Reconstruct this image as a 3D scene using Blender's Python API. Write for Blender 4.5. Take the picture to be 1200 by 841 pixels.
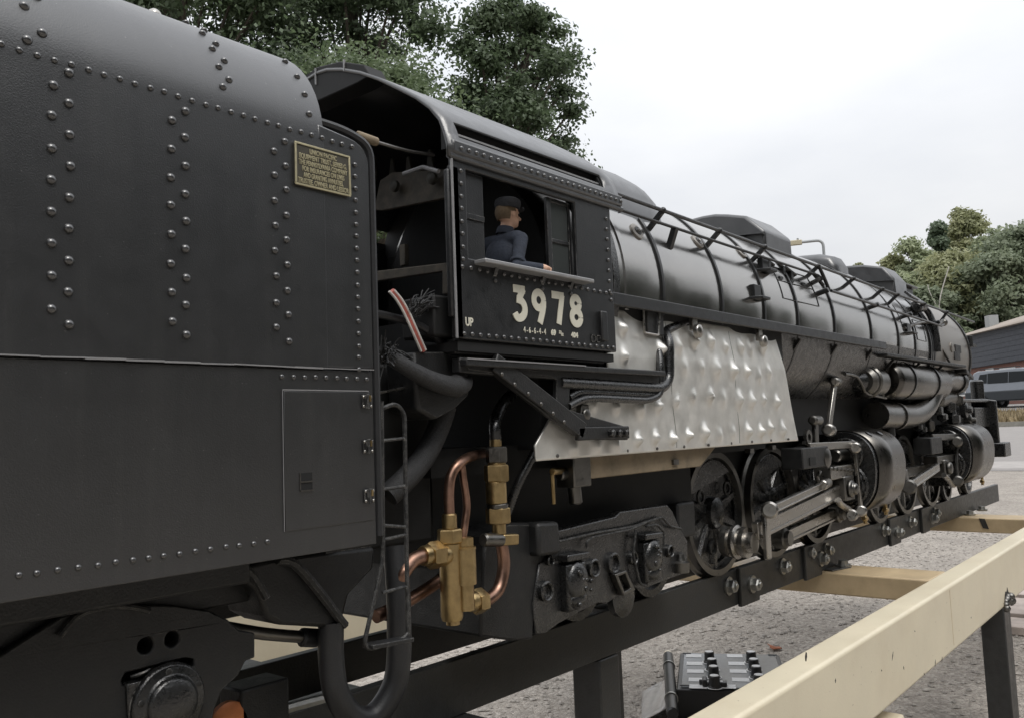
import bpy, bmesh, math, random
import numpy as np
from mathutils import Vector, Matrix, Euler
from mathutils.geometry import tessellate_polygon
random.seed(7); RNG = np.random.default_rng(7)
PI = math.pi
for o in list(bpy.data.objects): bpy.data.objects.remove(o)
scn = bpy.context.scene; COL = scn.collection

# ------------------------------------------------------------------ camera, sky, sun, exposure
S = 0.125                 # the locomotive is a one-eighth model: its parts are written in full-size metres
HR = 0.486                # height of the rail top above the ground, metres
CY, CZ = -6.65, 2.11      # the camera in model metres (beside the track, above the rail)
F_PX, PX, PY = 1000.0, 600.0, 420.5
_x = Vector((1449-PX, -(476-PY), F_PX)).normalized()
_h = Vector((0, -(476+.038*849-PY), F_PX))
_z = _x.cross(_h).normalized()
if _z.y < 0: _z = -_z
_y = (_h - _h.dot(_x)*_x).normalized()
cam = bpy.data.objects.new('camera', bpy.data.cameras.new('camera')); COL.objects.link(cam)
right = Vector((_x.x, _y.x, _z.x)); up = Vector((_x.y, _y.y, _z.y)); fwd = Vector((_x.z, _y.z, _z.z))
M4 = Matrix((right, up, -fwd)).transposed().to_4x4(); M4.translation = (0, CY*S, CZ*S+HR)
cam.matrix_world = M4
cam.data.sensor_width = 36; cam.data.lens = 36*F_PX/1200; cam.data.clip_start = .02; cam.data.clip_end = 2000
scn.camera = cam
CAMZ = CZ*S+HR

world = bpy.data.worlds.new('World'); scn.world = world; world.use_nodes = True
SUN_EL, SUN_AZ = 58, 205
def build_world():
    nt = world.node_tree; nt.nodes.clear()
    N = nt.nodes.new; L = nt.links.new
    out = N('ShaderNodeOutputWorld'); bg = N('ShaderNodeBackground')
    sky = N('ShaderNodeTexSky'); sky.sky_type = 'NISHITA'; sky.sun_disc = False
    sky.sun_elevation = math.radians(SUN_EL); sky.sun_rotation = math.radians(SUN_AZ)
    sky.dust_density = 3; sky.air_density = 1.2
    tc = N('ShaderNodeTexCoord'); mp = N('ShaderNodeMapping'); mp.inputs['Scale'].default_value = (1.2, 1.2, 3.2)
    no = N('ShaderNodeTexNoise'); no.inputs['Scale'].default_value = 1.7; no.inputs['Detail'].default_value = 7; no.inputs['Roughness'].default_value = .5
    cr = N('ShaderNodeValToRGB'); cr.color_ramp.elements[0].position = .33; cr.color_ramp.elements[1].position = .62
    cr.color_ramp.elements[0].color = (5.45, 5.6, 5.9, 1); cr.color_ramp.elements[1].color = (6.6, 6.65, 6.75, 1)
    mx = N('ShaderNodeMix'); mx.data_type = 'RGBA'; mx.inputs['Factor'].default_value = .94
    L(tc.outputs['Generated'], mp.inputs['Vector']); L(mp.outputs['Vector'], no.inputs['Vector'])
    L(no.outputs['Fac'], cr.inputs['Fac']); L(sky.outputs['Color'], mx.inputs['A']); L(cr.outputs['Color'], mx.inputs['B'])
    # overcast sky: brightness rises smoothly from the horizon to the zenith as (1 + 2 sin e) / 3
    sx = N('ShaderNodeSeparateXYZ'); L(tc.outputs['Generated'], sx.inputs['Vector'])
    cl = N('ShaderNodeMath'); cl.operation = 'MAXIMUM'; cl.inputs[1].default_value = 0; L(sx.outputs['Z'], cl.inputs[0])
    ov = N('ShaderNodeMath'); ov.operation = 'MULTIPLY_ADD'; ov.inputs[1].default_value = 1.27; ov.inputs[2].default_value = .635; L(cl.outputs['Value'], ov.inputs[0])
    vs = N('ShaderNodeVectorMath'); vs.operation = 'SCALE'; L(mx.outputs['Result'], vs.inputs[0]); L(ov.outputs['Value'], vs.inputs['Scale'])
    L(vs.outputs['Vector'], bg.inputs['Color']); bg.inputs['Strength'].default_value = .1
    L(bg.outputs['Background'], out.inputs['Surface'])
build_world()
sl = bpy.data.lights.new('sun', 'SUN'); sl.energy = 1.0; sl.angle = math.radians(25); sl.color = (1, .97, .92)
so = bpy.data.objects.new('sun', sl); COL.objects.link(so)
_az = math.radians(SUN_AZ); _el = math.radians(SUN_EL)
sdir = Vector((math.sin(_az)*math.cos(_el), math.cos(_az)*math.cos(_el), math.sin(_el)))
so.rotation_euler = (-sdir).to_track_quat('-Z', 'Y').to_euler(); so.location = (0, 0, 30)
scn.view_settings.view_transform = 'Standard'; scn.view_settings.look = 'None'; scn.view_settings.exposure = 0.62; scn.view_settings.gamma = 1

# ------------------------------------------------------------------ measuring helpers
def _ray(px, py):
    d = Vector((px-PX, -(py-PY), F_PX)); return Vector((_x.dot(d), _y.dot(d), _z.dot(d)))
def at(px, py, Y):            # model metres, on the upright plane at distance Y from the track centre
    d = _ray(px, py); t = (Y-CY)/d.y; return Vector((d.x*t, Y, CZ+d.z*t))
def atX(px, py, X):
    d = _ray(px, py); t = X/d.x; return Vector((X, CY+d.y*t, CZ+d.z*t))
def gnd(px, py, z=0.0):       # world metres on a level plane
    d = _ray(px, py); t = (z-CAMZ)/d.z; return Vector((d.x*t, CY*S+d.y*t, z))
def far(px, py, X):           # world metres at a world X
    d = _ray(px, py); t = X/d.x; return Vector((X, CY*S+d.y*t, CAMZ+d.z*t))
def azp(px, dist, py=487):    # world ground point in the direction of a picture column
    d = _ray(px, py); h = math.hypot(d.x, d.y); return Vector((d.x/h*dist, CY*S+d.y/h*dist, 0))

# ------------------------------------------------------------------ materials
MATS = {}
def mat(name, col, rough=.5, metal=0, var=.15, vscale=30, bump=0, bscale=60, spec=.5, rvar=.0, dust=0, dustcol=(.22,.2,.18), dscale=9, coat=0, ior=1.5, streak=0, speck=0, speckcol=(.16,.155,.15), sscale=420, wear=0, wearcol=(.34,.33,.31), wrad=.0016):
    if name in MATS: return MATS[name]
    m = bpy.data.materials.new(name); m.use_nodes = True; nt = m.node_tree; N = nt.nodes.new; L = nt.links.new
    b = nt.nodes['Principled BSDF']; b.inputs['Roughness'].default_value = rough; b.inputs['Metallic'].default_value = metal
    b.inputs['Specular IOR Level'].default_value = spec; b.inputs['Coat Weight'].default_value = coat; b.inputs['IOR'].default_value = ior
    b.inputs['Coat Roughness'].default_value = .15
    tc = N('ShaderNodeNewGeometry')
    pos = tc.outputs['Position']
    no = N('ShaderNodeTexNoise'); no.inputs['Scale'].default_value = vscale; no.inputs['Detail'].default_value = 6; no.inputs['Roughness'].default_value = .6
    L(pos, no.inputs['Vector'])
    mr = N('ShaderNodeMapRange'); mr.inputs['From Min'].default_value = .3; mr.inputs['From Max'].default_value = .7
    mr.inputs['To Min'].default_value = 1-var; mr.inputs['To Max'].default_value = 1+var
    L(no.outputs['Fac'], mr.inputs['Value'])
    mu = N('ShaderNodeVectorMath'); mu.operation = 'SCALE'; mu.inputs[0].default_value = col; L(mr.outputs['Result'], mu.inputs['Scale'])
    cout = mu.outputs['Vector']
    if dust:
        n2 = N('ShaderNodeTexNoise'); n2.inputs['Scale'].default_value = dscale; n2.inputs['Detail'].default_value = 9; n2.inputs['Roughness'].default_value = .7
        L(pos, n2.inputs['Vector'])
        r2 = N('ShaderNodeMapRange'); r2.inputs['From Min'].default_value = .45; r2.inputs['From Max'].default_value = .8; r2.inputs['To Max'].default_value = dust
        L(n2.outputs['Fac'], r2.inputs['Value'])
        mx = N('ShaderNodeMix'); mx.data_type = 'RGBA'; mx.inputs['B'].default_value = (*dustcol, 1)
        L(cout, mx.inputs['A']); L(r2.outputs['Result'], mx.inputs['Factor']); cout = mx.outputs['Result']
    if streak:    # run-down dirt: noise drawn out along the height
        mpg = N('ShaderNodeMapping'); mpg.inputs['Scale'].default_value = (55, 55, 3.5); L(pos, mpg.inputs['Vector'])
        nk = N('ShaderNodeTexNoise'); nk.inputs['Scale'].default_value = 1; nk.inputs['Detail'].default_value = 7; nk.inputs['Roughness'].default_value = .65; L(mpg.outputs['Vector'], nk.inputs['Vector'])
        rk = N('ShaderNodeMapRange'); rk.inputs['From Min'].default_value = .5; rk.inputs['From Max'].default_value = .78; rk.inputs['To Max'].default_value = streak; L(nk.outputs['Fac'], rk.inputs['Value'])
        mk = N('ShaderNodeMix'); mk.data_type = 'RGBA'; mk.inputs['B'].default_value = (.07,.067,.062,1); L(cout, mk.inputs['A']); L(rk.outputs['Result'], mk.inputs['Factor']); cout = mk.outputs['Result']
    if speck:     # grit and pin-head chips
        ns = N('ShaderNodeTexNoise'); ns.inputs['Scale'].default_value = sscale; ns.inputs['Detail'].default_value = 2; L(pos, ns.inputs['Vector'])
        rs = N('ShaderNodeMapRange'); rs.inputs['From Min'].default_value = .735; rs.inputs['From Max'].default_value = .76; rs.inputs['To Max'].default_value = speck; L(ns.outputs['Fac'], rs.inputs['Value'])
        ms = N('ShaderNodeMix'); ms.data_type = 'RGBA'; ms.inputs['B'].default_value = (*speckcol, 1); L(cout, ms.inputs['A']); L(rs.outputs['Result'], ms.inputs['Factor']); cout = ms.outputs['Result']
    if wear:      # paint rubbed thin along the edges
        bv = N('ShaderNodeBevel'); bv.samples = 3; bv.inputs['Radius'].default_value = wrad
        dp = N('ShaderNodeVectorMath'); dp.operation = 'DOT_PRODUCT'; L(bv.outputs['Normal'], dp.inputs[0]); L(tc.outputs['Normal'], dp.inputs[1])
        e1 = N('ShaderNodeMapRange'); e1.inputs['From Min'].default_value = .97; e1.inputs['From Max'].default_value = .80; e1.inputs['To Min'].default_value = 0; e1.inputs['To Max'].default_value = 1; L(dp.outputs['Value'], e1.inputs['Value'])
        nw = N('ShaderNodeTexNoise'); nw.inputs['Scale'].default_value = 220; nw.inputs['Detail'].default_value = 5; L(pos, nw.inputs['Vector'])
        r4 = N('ShaderNodeMapRange'); r4.inputs['From Min'].default_value = .42; r4.inputs['From Max'].default_value = .62; r4.inputs['To Max'].default_value = wear; L(nw.outputs['Fac'], r4.inputs['Value'])
        mm = N('ShaderNodeMath'); mm.operation = 'MULTIPLY'; L(e1.outputs['Result'], mm.inputs[0]); L(r4.outputs['Result'], mm.inputs[1])
        mw = N('ShaderNodeMix'); mw.data_type = 'RGBA'; mw.inputs['B'].default_value = (*wearcol, 1); L(cout, mw.inputs['A']); L(mm.outputs['Value'], mw.inputs['Factor']); cout = mw.outputs['Result']
    L(cout, b.inputs['Base Color'])
    if rvar:
        r3 = N('ShaderNodeMapRange'); r3.inputs['From Min'].default_value = .3; r3.inputs['From Max'].default_value = .7
        r3.inputs['To Min'].default_value = max(.03, rough-rvar); r3.inputs['To Max'].default_value = min(1, rough+rvar)
        L(no.outputs['Fac'], r3.inputs['Value']); L(r3.outputs['Result'], b.inputs['Roughness'])
    if bump:
        n4 = N('ShaderNodeTexNoise'); n4.inputs['Scale'].default_value = bscale; n4.inputs['Detail'].default_value = 4
        L(pos, n4.inputs['Vector'])
        bp = N('ShaderNodeBump'); bp.inputs['Strength'].default_value = bump; bp.inputs['Distance'].default_value = .001
        L(n4.outputs['Fac'], bp.inputs['Height']); L(bp.outputs['Normal'], b.inputs['Normal'])
    MATS[name] = m; return m
def emission_free(): pass
mat('tender_black', (.0055,.0062,.0076), .37, 0, .06, 45, .2, 900, ior=2.05, rvar=.02, dust=.10, dustcol=(.035,.036,.037), dscale=35, speck=.5, streak=.16)
mat('rivet_black', (.02,.02,.021), .28, 0, .1, 60, ior=2.1)
mat('cab_black', (.0085,.009,.0102), .38, 0, .15, 60, .3, 700, ior=1.6, rvar=.08, dust=.15, dustcol=(.06,.06,.057), dscale=40, wear=.8)
mat('frame_black', (.012,.0125,.0132), .48, 0, .2, 70, .5, 500, rvar=.1, dust=.35, dustcol=(.04,.038,.034), dscale=60, wear=.75)
mat('oily_black', (.009,.0094,.010), .27, 0, .25, 90, .5, 400, ior=1.7, rvar=.12, dust=.25, dustcol=(.04,.037,.032), dscale=80, wear=.75)
mat('inside_black', (.006,.0062,.0065), .7, 0, .2, 50, dust=.2, dustcol=(.02,.02,.018), dscale=50)
mat('cab_lining', (.03,.028,.022), .6, 0, .3, 60, .3, 300, dust=.4, dustcol=(.09,.08,.06), dscale=70)
mat('boiler_black', (.36,.352,.34), .2, .95, .08, 12, .06, 25, ior=1.5, rvar=.05, dust=0)
mat('smokebox_grey', (.28,.26,.235), .42, .85, .15, 20, .2, 40, rvar=.06)
mat('band_black', (.012,.0125,.013), .35)
mat('roof_black', (.018,.0185,.02), .34, 0, .12, 40, .2, 600, ior=2.0, rvar=.06, dust=.12, dustcol=(.1,.1,.1), dscale=40)
mat('rail_black', (.038,.0385,.038), .42, .2, .2, 60, .5, 300, rvar=.1, dust=.25, dustcol=(.06,.053,.043), dscale=40, wear=.6)
mat('aluminium', (.76,.75,.715), .41, .65, .08, 40, .12, 120, rvar=.1, dust=.4, dustcol=(.52,.50,.45), dscale=36)
mat('steel', (.40,.385,.36), .32, 1, .2, 60, .3, 300, rvar=.1, dust=.2, dustcol=(.12,.1,.08), dscale=60)
mat('steel_dark', (.17,.165,.155), .36, 1, .25, 60, .3, 300, rvar=.1, dust=.3, dustcol=(.06,.05,.04), dscale=60)
mat('jacket_steel', (.13,.124,.115), .3, 1, .08, 40, .1, 200, rvar=.05)
mat('zinc', (.42,.42,.40), .4, 1, .15, 120)
mat('copper', (.32,.195,.145), .38, 1, .35, 50, .2, 200, rvar=.1, dust=.45, dustcol=(.13,.075,.055), dscale=60)
mat('brass', (.44,.325,.165), .38, 1, .22, 60, .25, 250, rvar=.1, dust=.5, dustcol=(.17,.125,.065), dscale=70)
mat('cream', (.70,.63,.475), .42, 0, .05, 8, .15, 300, rvar=.05, dust=.35, dustcol=(.50,.40,.27), dscale=9, speck=.4, speckcol=(.16,.09,.05), sscale=150)
mat('cream_worn', (.50,.385,.235), .5, 0, .12, 12, .2, 300, rvar=.05, dust=.5, dustcol=(.3,.22,.13), dscale=22)
mat('scorch', (.03,.028,.026), .75, 0, .3, 80)
mat('lettering', (.66,.64,.54), .5, 0, .06, 60)
mat('plate_dark', (.075,.07,.055), .5, .3, .2, 120)
mat('plate_brass', (.55,.50,.33), .42, .6, .15, 150)
mat('rubber', (.02,.0205,.022), .42, 0, .15, 60, .3, 500)
mat('braid', (.022,.0225,.024), .6, 0, .3, 400, 1, 900, dust=.3, dustcol=(.09,.09,.09), dscale=200)
mat('red_cable', (.42,.11,.085), .45, 0, .2, 100)
mat('white_cable', (.55,.53,.5), .5, 0, .1, 100)
mat('bar_wood', (.24,.19,.125), .7, 0, .3, 40, .6, 150, dust=.4, dustcol=(.15,.11,.07), dscale=40)
mat('orange_copper', (.62,.22,.085), .45, .2, .25, 60, dust=.3, dustcol=(.25,.1,.05), dscale=60)
mat('sill_grey', (.30,.30,.305), .4, .3, .1, 50)
mat('glass_dark', (.05,.055,.055), .12, 0, .1, 20)
mat('jacket_cloth', (.028,.035,.052), .85, 0, .25, 120, .6, 400)
mat('cap_cloth', (.032,.034,.040), .85, 0, .25, 150, .6, 500)
mat('skin', (.68,.43,.31), .5, 0, .1, 100)
mat('hair', (.15,.105,.062), .7, 0, .3, 300)
mat('trouser_cloth', (.03,.032,.04), .85)
mat('plastic_black', (.012,.012,.013), .35, 0, .1, 100)
mat('plastic_grey', (.17,.18,.19), .22, 0, .1, 100)
mat('white_print', (.62,.62,.62), .5, 0, .08, 80)
mat('pale_rubber', (.62,.56,.45), .6)
mat('dead_leaf', (.30,.10,.045), .7, 0, .3, 200)
mat('bark', (.085,.07,.055), .9, 0, .3, 8, 1, 30)
mat('birch_bark', (.42,.40,.36), .8, 0, .3, 8)

def ground_mat():
    m = bpy.data.materials.new('gravel'); m.use_nodes = True; nt = m.node_tree; N = nt.nodes.new; L = nt.links.new; b = nt.nodes['Principled BSDF']
    g = N('ShaderNodeNewGeometry'); pos = g.outputs['Position']
    v = N('ShaderNodeTexVoronoi'); v.inputs['Scale'].default_value = 75; v.inputs['Randomness'].default_value = 1; L(pos, v.inputs['Vector'])
    v2 = N('ShaderNodeTexVoronoi'); v2.inputs['Scale'].default_value = 190; L(pos, v2.inputs['Vector'])
    n1 = N('ShaderNodeTexNoise'); n1.inputs['Scale'].default_value = 3.2; n1.inputs['Detail'].default_value = 9; n1.inputs['Roughness'].default_value = .65; L(pos, n1.inputs['Vector'])
    n3 = N('ShaderNodeTexNoise'); n3.inputs['Scale'].default_value = 38; n3.inputs['Detail'].default_value = 6; n3.inputs['Roughness'].default_value = .7; L(pos, n3.inputs['Vector'])
    cr = N('ShaderNodeValToRGB'); e = cr.color_ramp.elements
    e[0].position = 0; e[0].color = (.16,.142,.122,1); e[1].position = 1; e[1].color = (.50,.455,.405,1)
    k = e.new(.35); k.color = (.28,.25,.217,1); k = e.new(.7); k.color = (.37,.332,.292,1)
    sp = N('ShaderNodeSeparateColor'); L(v.outputs['Color'], sp.inputs['Color'])
    ma = N('ShaderNodeMath'); ma.operation = 'MULTIPLY_ADD'; ma.inputs[1].default_value = .45; L(sp.outputs['Red'], ma.inputs[0])
    mb = N('ShaderNodeMath'); mb.operation = 'MULTIPLY'; mb.inputs[1].default_value = .95; L(n3.outputs['Fac'], mb.inputs[0]); L(mb.outputs['Value'], ma.inputs[2])
    L(ma.outputs['Value'], cr.inputs['Fac'])
    mr = N('ShaderNodeMapRange'); mr.inputs['From Min'].default_value = .3; mr.inputs['From Max'].default_value = .7; mr.inputs['To Min'].default_value = .82; mr.inputs['To Max'].default_value = 1.15
    L(n1.outputs['Fac'], mr.inputs['Value'])
    sc = N('ShaderNodeVectorMath'); sc.operation = 'SCALE'; L(cr.outputs['Color'], sc.inputs[0]); L(mr.outputs['Result'], sc.inputs['Scale'])
    L(sc.outputs['Vector'], b.inputs['Base Color']); b.inputs['Roughness'].default_value = .85
    ad = N('ShaderNodeMath'); ad.operation = 'MULTIPLY_ADD'; ad.inputs[1].default_value = -1.2; L(v.outputs['Distance'], ad.inputs[0]); L(n3.outputs['Fac'], ad.inputs[2])
    a2 = N('ShaderNodeMath'); a2.operation = 'MULTIPLY_ADD'; a2.inputs[1].default_value = -.5; L(v2.outputs['Distance'], a2.inputs[0]); L(ad.outputs['Value'], a2.inputs[2])
    bp = N('ShaderNodeBump'); bp.inputs['Strength'].default_value = .9; bp.inputs['Distance'].default_value = .012; L(a2.outputs['Value'], bp.inputs['Height']); L(bp.outputs['Normal'], b.inputs['Normal'])
    MATS['gravel'] = m
ground_mat()
def leaf_mat(name, c1, c2, c3):
    m = bpy.data.materials.new(name); m.use_nodes = True; nt = m.node_tree; N = nt.nodes.new; L = nt.links.new; b = nt.nodes['Principled BSDF']
    g = N('ShaderNodeNewGeometry'); cr = N('ShaderNodeValToRGB'); e = cr.color_ramp.elements
    e[0].color = (*c1, 1); e[1].color = (*c3, 1); k = e.new(.5); k.color = (*c2, 1)
    no = N('ShaderNodeTexNoise'); no.inputs['Scale'].default_value = .55; no.inputs['Detail'].default_value = 3; L(g.outputs['Position'], no.inputs['Vector'])
    ma = N('ShaderNodeMath'); ma.operation = 'MULTIPLY_ADD'; ma.inputs[1].default_value = .4; L(g.outputs['Random Per Island'], ma.inputs[0])
    mb = N('ShaderNodeMapRange'); mb.inputs['From Min'].default_value = .3; mb.inputs['From Max'].default_value = .7; mb.inputs['To Max'].default_value = .6; L(no.outputs['Fac'], mb.inputs['Value']); L(mb.outputs['Result'], ma.inputs[2])
    L(ma.outputs['Value'], cr.inputs['Fac']); L(cr.outputs['Color'], b.inputs['Base Color']); b.inputs['Roughness'].default_value = .55
    tr = N('ShaderNodeBsdfTranslucent'); ms = N('ShaderNodeMixShader'); ms.inputs['Fac'].default_value = .42
    L(cr.outputs['Color'], tr.inputs['Color']); out = nt.nodes['Material Output']
    L(b.outputs['BSDF'], ms.inputs[1]); L(tr.outputs['BSDF'], ms.inputs[2]); L(ms.outputs['Shader'], out.inputs['Surface'])
    MATS[name] = m
leaf_mat('oak_leaf', (.06,.082,.048), (.10,.138,.073), (.15,.20,.108))
leaf_mat('light_leaf', (.09,.125,.065), (.14,.185,.095), (.20,.25,.13))
leaf_mat('birch_leaf', (.21,.225,.12), (.30,.315,.17), (.40,.40,.23))  # this and both far leaf colours are paled to imitate haze
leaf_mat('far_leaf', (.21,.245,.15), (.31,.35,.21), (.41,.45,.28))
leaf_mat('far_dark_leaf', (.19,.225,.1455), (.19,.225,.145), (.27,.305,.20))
leaf_mat('reflection_leaf', (.025,.036,.02), (.04,.055,.03), (.06,.08,.042))  # dark leaves of the added trees that only show in reflections
leaf_mat('fir_leaf', (.08,.11,.07), (.12,.16,.10), (.17,.21,.13))

# ------------------------------------------------------------------ mesh helpers
class MB:
    """collects shapes; build() links them as one mesh object"""
    def __init__(s, scale=S): s.v = []; s.f = []; s.k = scale
    def add(s, vs, fs):
        n = len(s.v); s.v += [tuple(v) for v in vs]; s.f += [tuple(i+n for i in f) for f in fs]; return s
    def box(s, x0, x1, y0, y1, z0, z1):
        x0, x1 = sorted((x0, x1)); y0, y1 = sorted((y0, y1)); z0, z1 = sorted((z0, z1))
        return s.add([(x0,y0,z0),(x1,y0,z0),(x1,y1,z0),(x0,y1,z0),(x0,y0,z1),(x1,y0,z1),(x1,y1,z1),(x0,y1,z1)],
                     [(3,2,1,0),(4,5,6,7),(0,1,5,4),(1,2,6,5),(2,3,7,6),(3,0,4,7)])
    def bar(s, p, q, w, h, up=(0,1,0)):     # box-section bar from p to q; w along up, h across
        p = Vector(p); q = Vector(q); d = (q-p).normalized(); u = Vector(up); u = (u-u.dot(d)*d).normalized(); n = d.cross(u)
        c = [(-1,-1),(1,-1),(1,1),(-1,1)]
        vs = [e + u*(a*w/2) + n*(b*h/2) for e in (p, q) for a, b in c]
        return s.add(vs, [(0,1,2,3),(7,6,5,4),(0,4,5,1),(1,5,6,2),(2,6,7,3),(3,7,4,0)])
    def lathe(s, o, ax, prof, n=24, caps=True, ref=None, a0=0, a1=2*PI):   # prof: (distance along axis, radius)
        o = Vector(o); ax = Vector(ax).normalized(); r = Vector(ref) if ref else (Vector((0,0,1)) if abs(ax.z) < .9 else Vector((1,0,0)))
        u = (r-r.dot(ax)*ax).normalized(); w = ax.cross(u); full = abs(a1-a0-2*PI) < 1e-6
        m = n if full else n+1; vs = []; fs = []
        for t, rad in prof:
            for i in range(m):
                a = a0+(a1-a0)*i/n; vs.append(o+ax*t+(u*math.cos(a)+w*math.sin(a))*rad)
        for j in range(len(prof)-1):
            for i in range(n):
                k = (i+1) % m; fs.append((j*m+i, j*m+k, (j+1)*m+k, (j+1)*m+i))
        if caps and full:
            fs.append(tuple(range(m))[::-1]); fs.append(tuple(range((len(prof)-1)*m, len(prof)*m)))
        return s.add(vs, fs)
    def cyl(s, p, q, r, r2=None, n=20, caps=True):
        p = Vector(p); q = Vector(q); return s.lathe(p, q-p, [(0, r), ((q-p).length, r if r2 is None else r2)], n, caps)
    def rod(s, p, q, r, n=16, b=.25):        # cylinder with softened ends
        p = Vector(p); q = Vector(q); L = (q-p).length; e = min(r*b, L*.3)
        return s.lathe(p, q-p, [(0, r-e), (e, r), (L-e, r), (L, r-e)], n)
    def hexa(s, p, q, r): return s.cyl(p, q, r, n=6)
    def tube(s, pts, r, n=12, sm=6, caps=True):
        P = smooth_path([Vector(p) for p in pts], sm) if sm > 1 else [Vector(p) for p in pts]
        m = len(P); vs = []; fs = []; u = None
        for i, p in enumerate(P):
            d = (P[min(i+1, m-1)]-P[max(i-1, 0)]).normalized()
            if u is None: u = (Vector((0,0,1)) if abs(d.z) < .9 else Vector((0,1,0)))
            u = (u-u.dot(d)*d).normalized(); w = d.cross(u); rr = r(i/(m-1)) if callable(r) else r
            vs += [p+(u*math.cos(2*PI*k/n)+w*math.sin(2*PI*k/n))*rr for k in range(n)]
        for i in range(m-1):
            for k in range(n): fs.append((i*n+k, i*n+(k+1) % n, (i+1)*n+(k+1) % n, (i+1)*n+k))
        if caps: fs += [tuple(range(n))[::-1], tuple(range((m-1)*n, m*n))]
        return s.add(vs, fs)
    def plate(s, loop, y0, y1, holes=(), axis='y'):   # outline in (X, Z) pushed along Y (axis 'x': outline in (Y, Z) pushed along X; 'z': (X, Y) along Z)
        y0, y1 = sorted((y0, y1))
        loops = [list(loop)]+[list(h) for h in holes]
        def area(l): return sum(l[i][0]*l[(i+1) % len(l)][1]-l[(i+1) % len(l)][0]*l[i][1] for i in range(len(l)))
        for i, l in enumerate(loops):
            if (area(l) > 0) != (i == 0): loops[i] = l[::-1]
        def P(a, b, y): return {'y': (a, y, b), 'x': (y, a, b), 'z': (a, b, y)}[axis]
        flat = [p for l in loops for p in l]; n = len(flat)
        vs = [P(a, b, y0) for a, b in flat]+[P(a, b, y1) for a, b in flat]
        tri = tessellate_polygon([[Vector((a, b, 0)) for a, b in l] for l in loops])
        fs = []
        for t in tri:
            a, b, c = t
            A = (flat[b][0]-flat[a][0])*(flat[c][1]-flat[a][1])-(flat[c][0]-flat[a][0])*(flat[b][1]-flat[a][1])
            if abs(A) < 1e-12: continue
            if A < 0: a, b, c = a, c, b
            fs.append((a, b, c)); fs.append((c+n, b+n, a+n))
        k = 0
        for l in loops:
            m = len(l)
            for i in range(m): j = (i+1) % m; fs.append((k+j, k+i, k+i+n, k+j+n))
            k += m
        if axis != 'y': fs = [f[::-1] for f in fs]
        return s.add(vs, fs)
    def sheet(s, fn, nu, nv, closed_u=False):
        vs = [fn(i/nu, j/nv) for j in range(nv+1) for i in range(nu+1)]
        return s.add(vs, [(j*(nu+1)+i, j*(nu+1)+i+1, (j+1)*(nu+1)+i+1, (j+1)*(nu+1)+i) for j in range(nv) for i in range(nu)])
    def sphere(s, c, r, n=12, m=8, sc=(1,1,1), rot=None):
        vs = []; fs = []
        for j in range(m+1):
            th = PI*j/m
            for i in range(n):
                ph = 2*PI*i/n; p = Vector((math.sin(th)*math.cos(ph)*sc[0], math.sin(th)*math.sin(ph)*sc[1], math.cos(th)*sc[2]))*r
                if rot: p = rot @ p
                vs.append(Vector(c)+p)
        for j in range(m):
            for i in range(n): fs.append((j*n+i, (j+1)*n+i, (j+1)*n+(i+1) % n, j*n+(i+1) % n))
        return s.add(vs, fs)
    def mesh(s, name, origin=Vector((0,0,0)), smooth=True, ang=35):
        me = bpy.data.meshes.new(name); k = s.k; off = HR if k == S else 0
        me.from_pydata([(v[0]*k-origin.x, v[1]*k-origin.y, v[2]*k+off-origin.z) for v in s.v], [], s.f); me.update()
        bm = bmesh.new(); bm.from_mesh(me); bmesh.ops.remove_doubles(bm, verts=bm.verts, dist=1e-6)
        bmesh.ops.recalc_face_normals(bm, faces=bm.faces); bm.to_mesh(me); bm.free()
        if smooth:
            me.polygons.foreach_set('use_smooth', [True]*len(me.polygons)); me.set_sharp_from_angle(angle=math.radians(ang))
        return me
    def build(s, name, m, parent=None, bevel=0, seg=2, smooth=True, ang=35, solid=0):
        org = wloc(parent) if parent else Vector((0,0,0))
        me = s.mesh(name, org, smooth, ang); o = bpy.data.objects.new(name, me); COL.objects.link(o)
        me.materials.append(MATS[m] if isinstance(m, str) else m)
        if parent: o.parent = parent
        if solid:
            md = o.modifiers.new('thickness', 'SOLIDIFY'); md.thickness = solid*s.k; md.offset = 0
        if bevel:
            md = o.modifiers.new('bevel', 'BEVEL'); md.width = bevel*s.k; md.segments = seg; md.limit_method = 'ANGLE'; md.angle_limit = math.radians(40); md.harden_normals = False
        return o
def smooth_path(P, k):
    out = []
    for i in range(len(P)-1):
        a, b, c, d = P[max(i-1, 0)], P[i], P[i+1], P[min(i+2, len(P)-1)]
        for j in range(k):
            t = j/k; out.append(.5*((2*b)+(c-a)*t+(2*a-5*b+4*c-d)*t*t+(3*b-a-3*c+d)*t**3))
    return out+[P[-1]]
def fillet(P, r, k=5):         # a path of straight runs with rounded bends
    P = [Vector(p) for p in P]; out = [P[0]]
    for a, b, c in zip(P, P[1:], P[2:]):
        d1 = (a-b); d2 = (c-b); e = min(r, d1.length*.48, d2.length*.48); p = b+d1.normalized()*e; q = b+d2.normalized()*e
        out += [(1-t)**2*p+2*t*(1-t)*b+t*t*q for t in [i/k for i in range(k+1)]]
    return out+[P[-1]]
def wloc(o):
    v = Vector((0,0,0))
    while o: v += o.location; o = o.parent
    return v
def thing(name, label, cat, loc=(0,0,0), group=None):
    o = bpy.data.objects.new(name, None); COL.objects.link(o); o.location = loc; o.empty_display_size = .05
    return tag(o, label, cat, group)
def tag(o, label, cat, group=None):
    o['label'] = label; o['category'] = cat
    if group: o['group'] = group
    return o
def structure(o): o['kind'] = 'structure'; return o
def w(p): return Vector((p[0]*S, p[1]*S, p[2]*S+HR))
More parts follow.
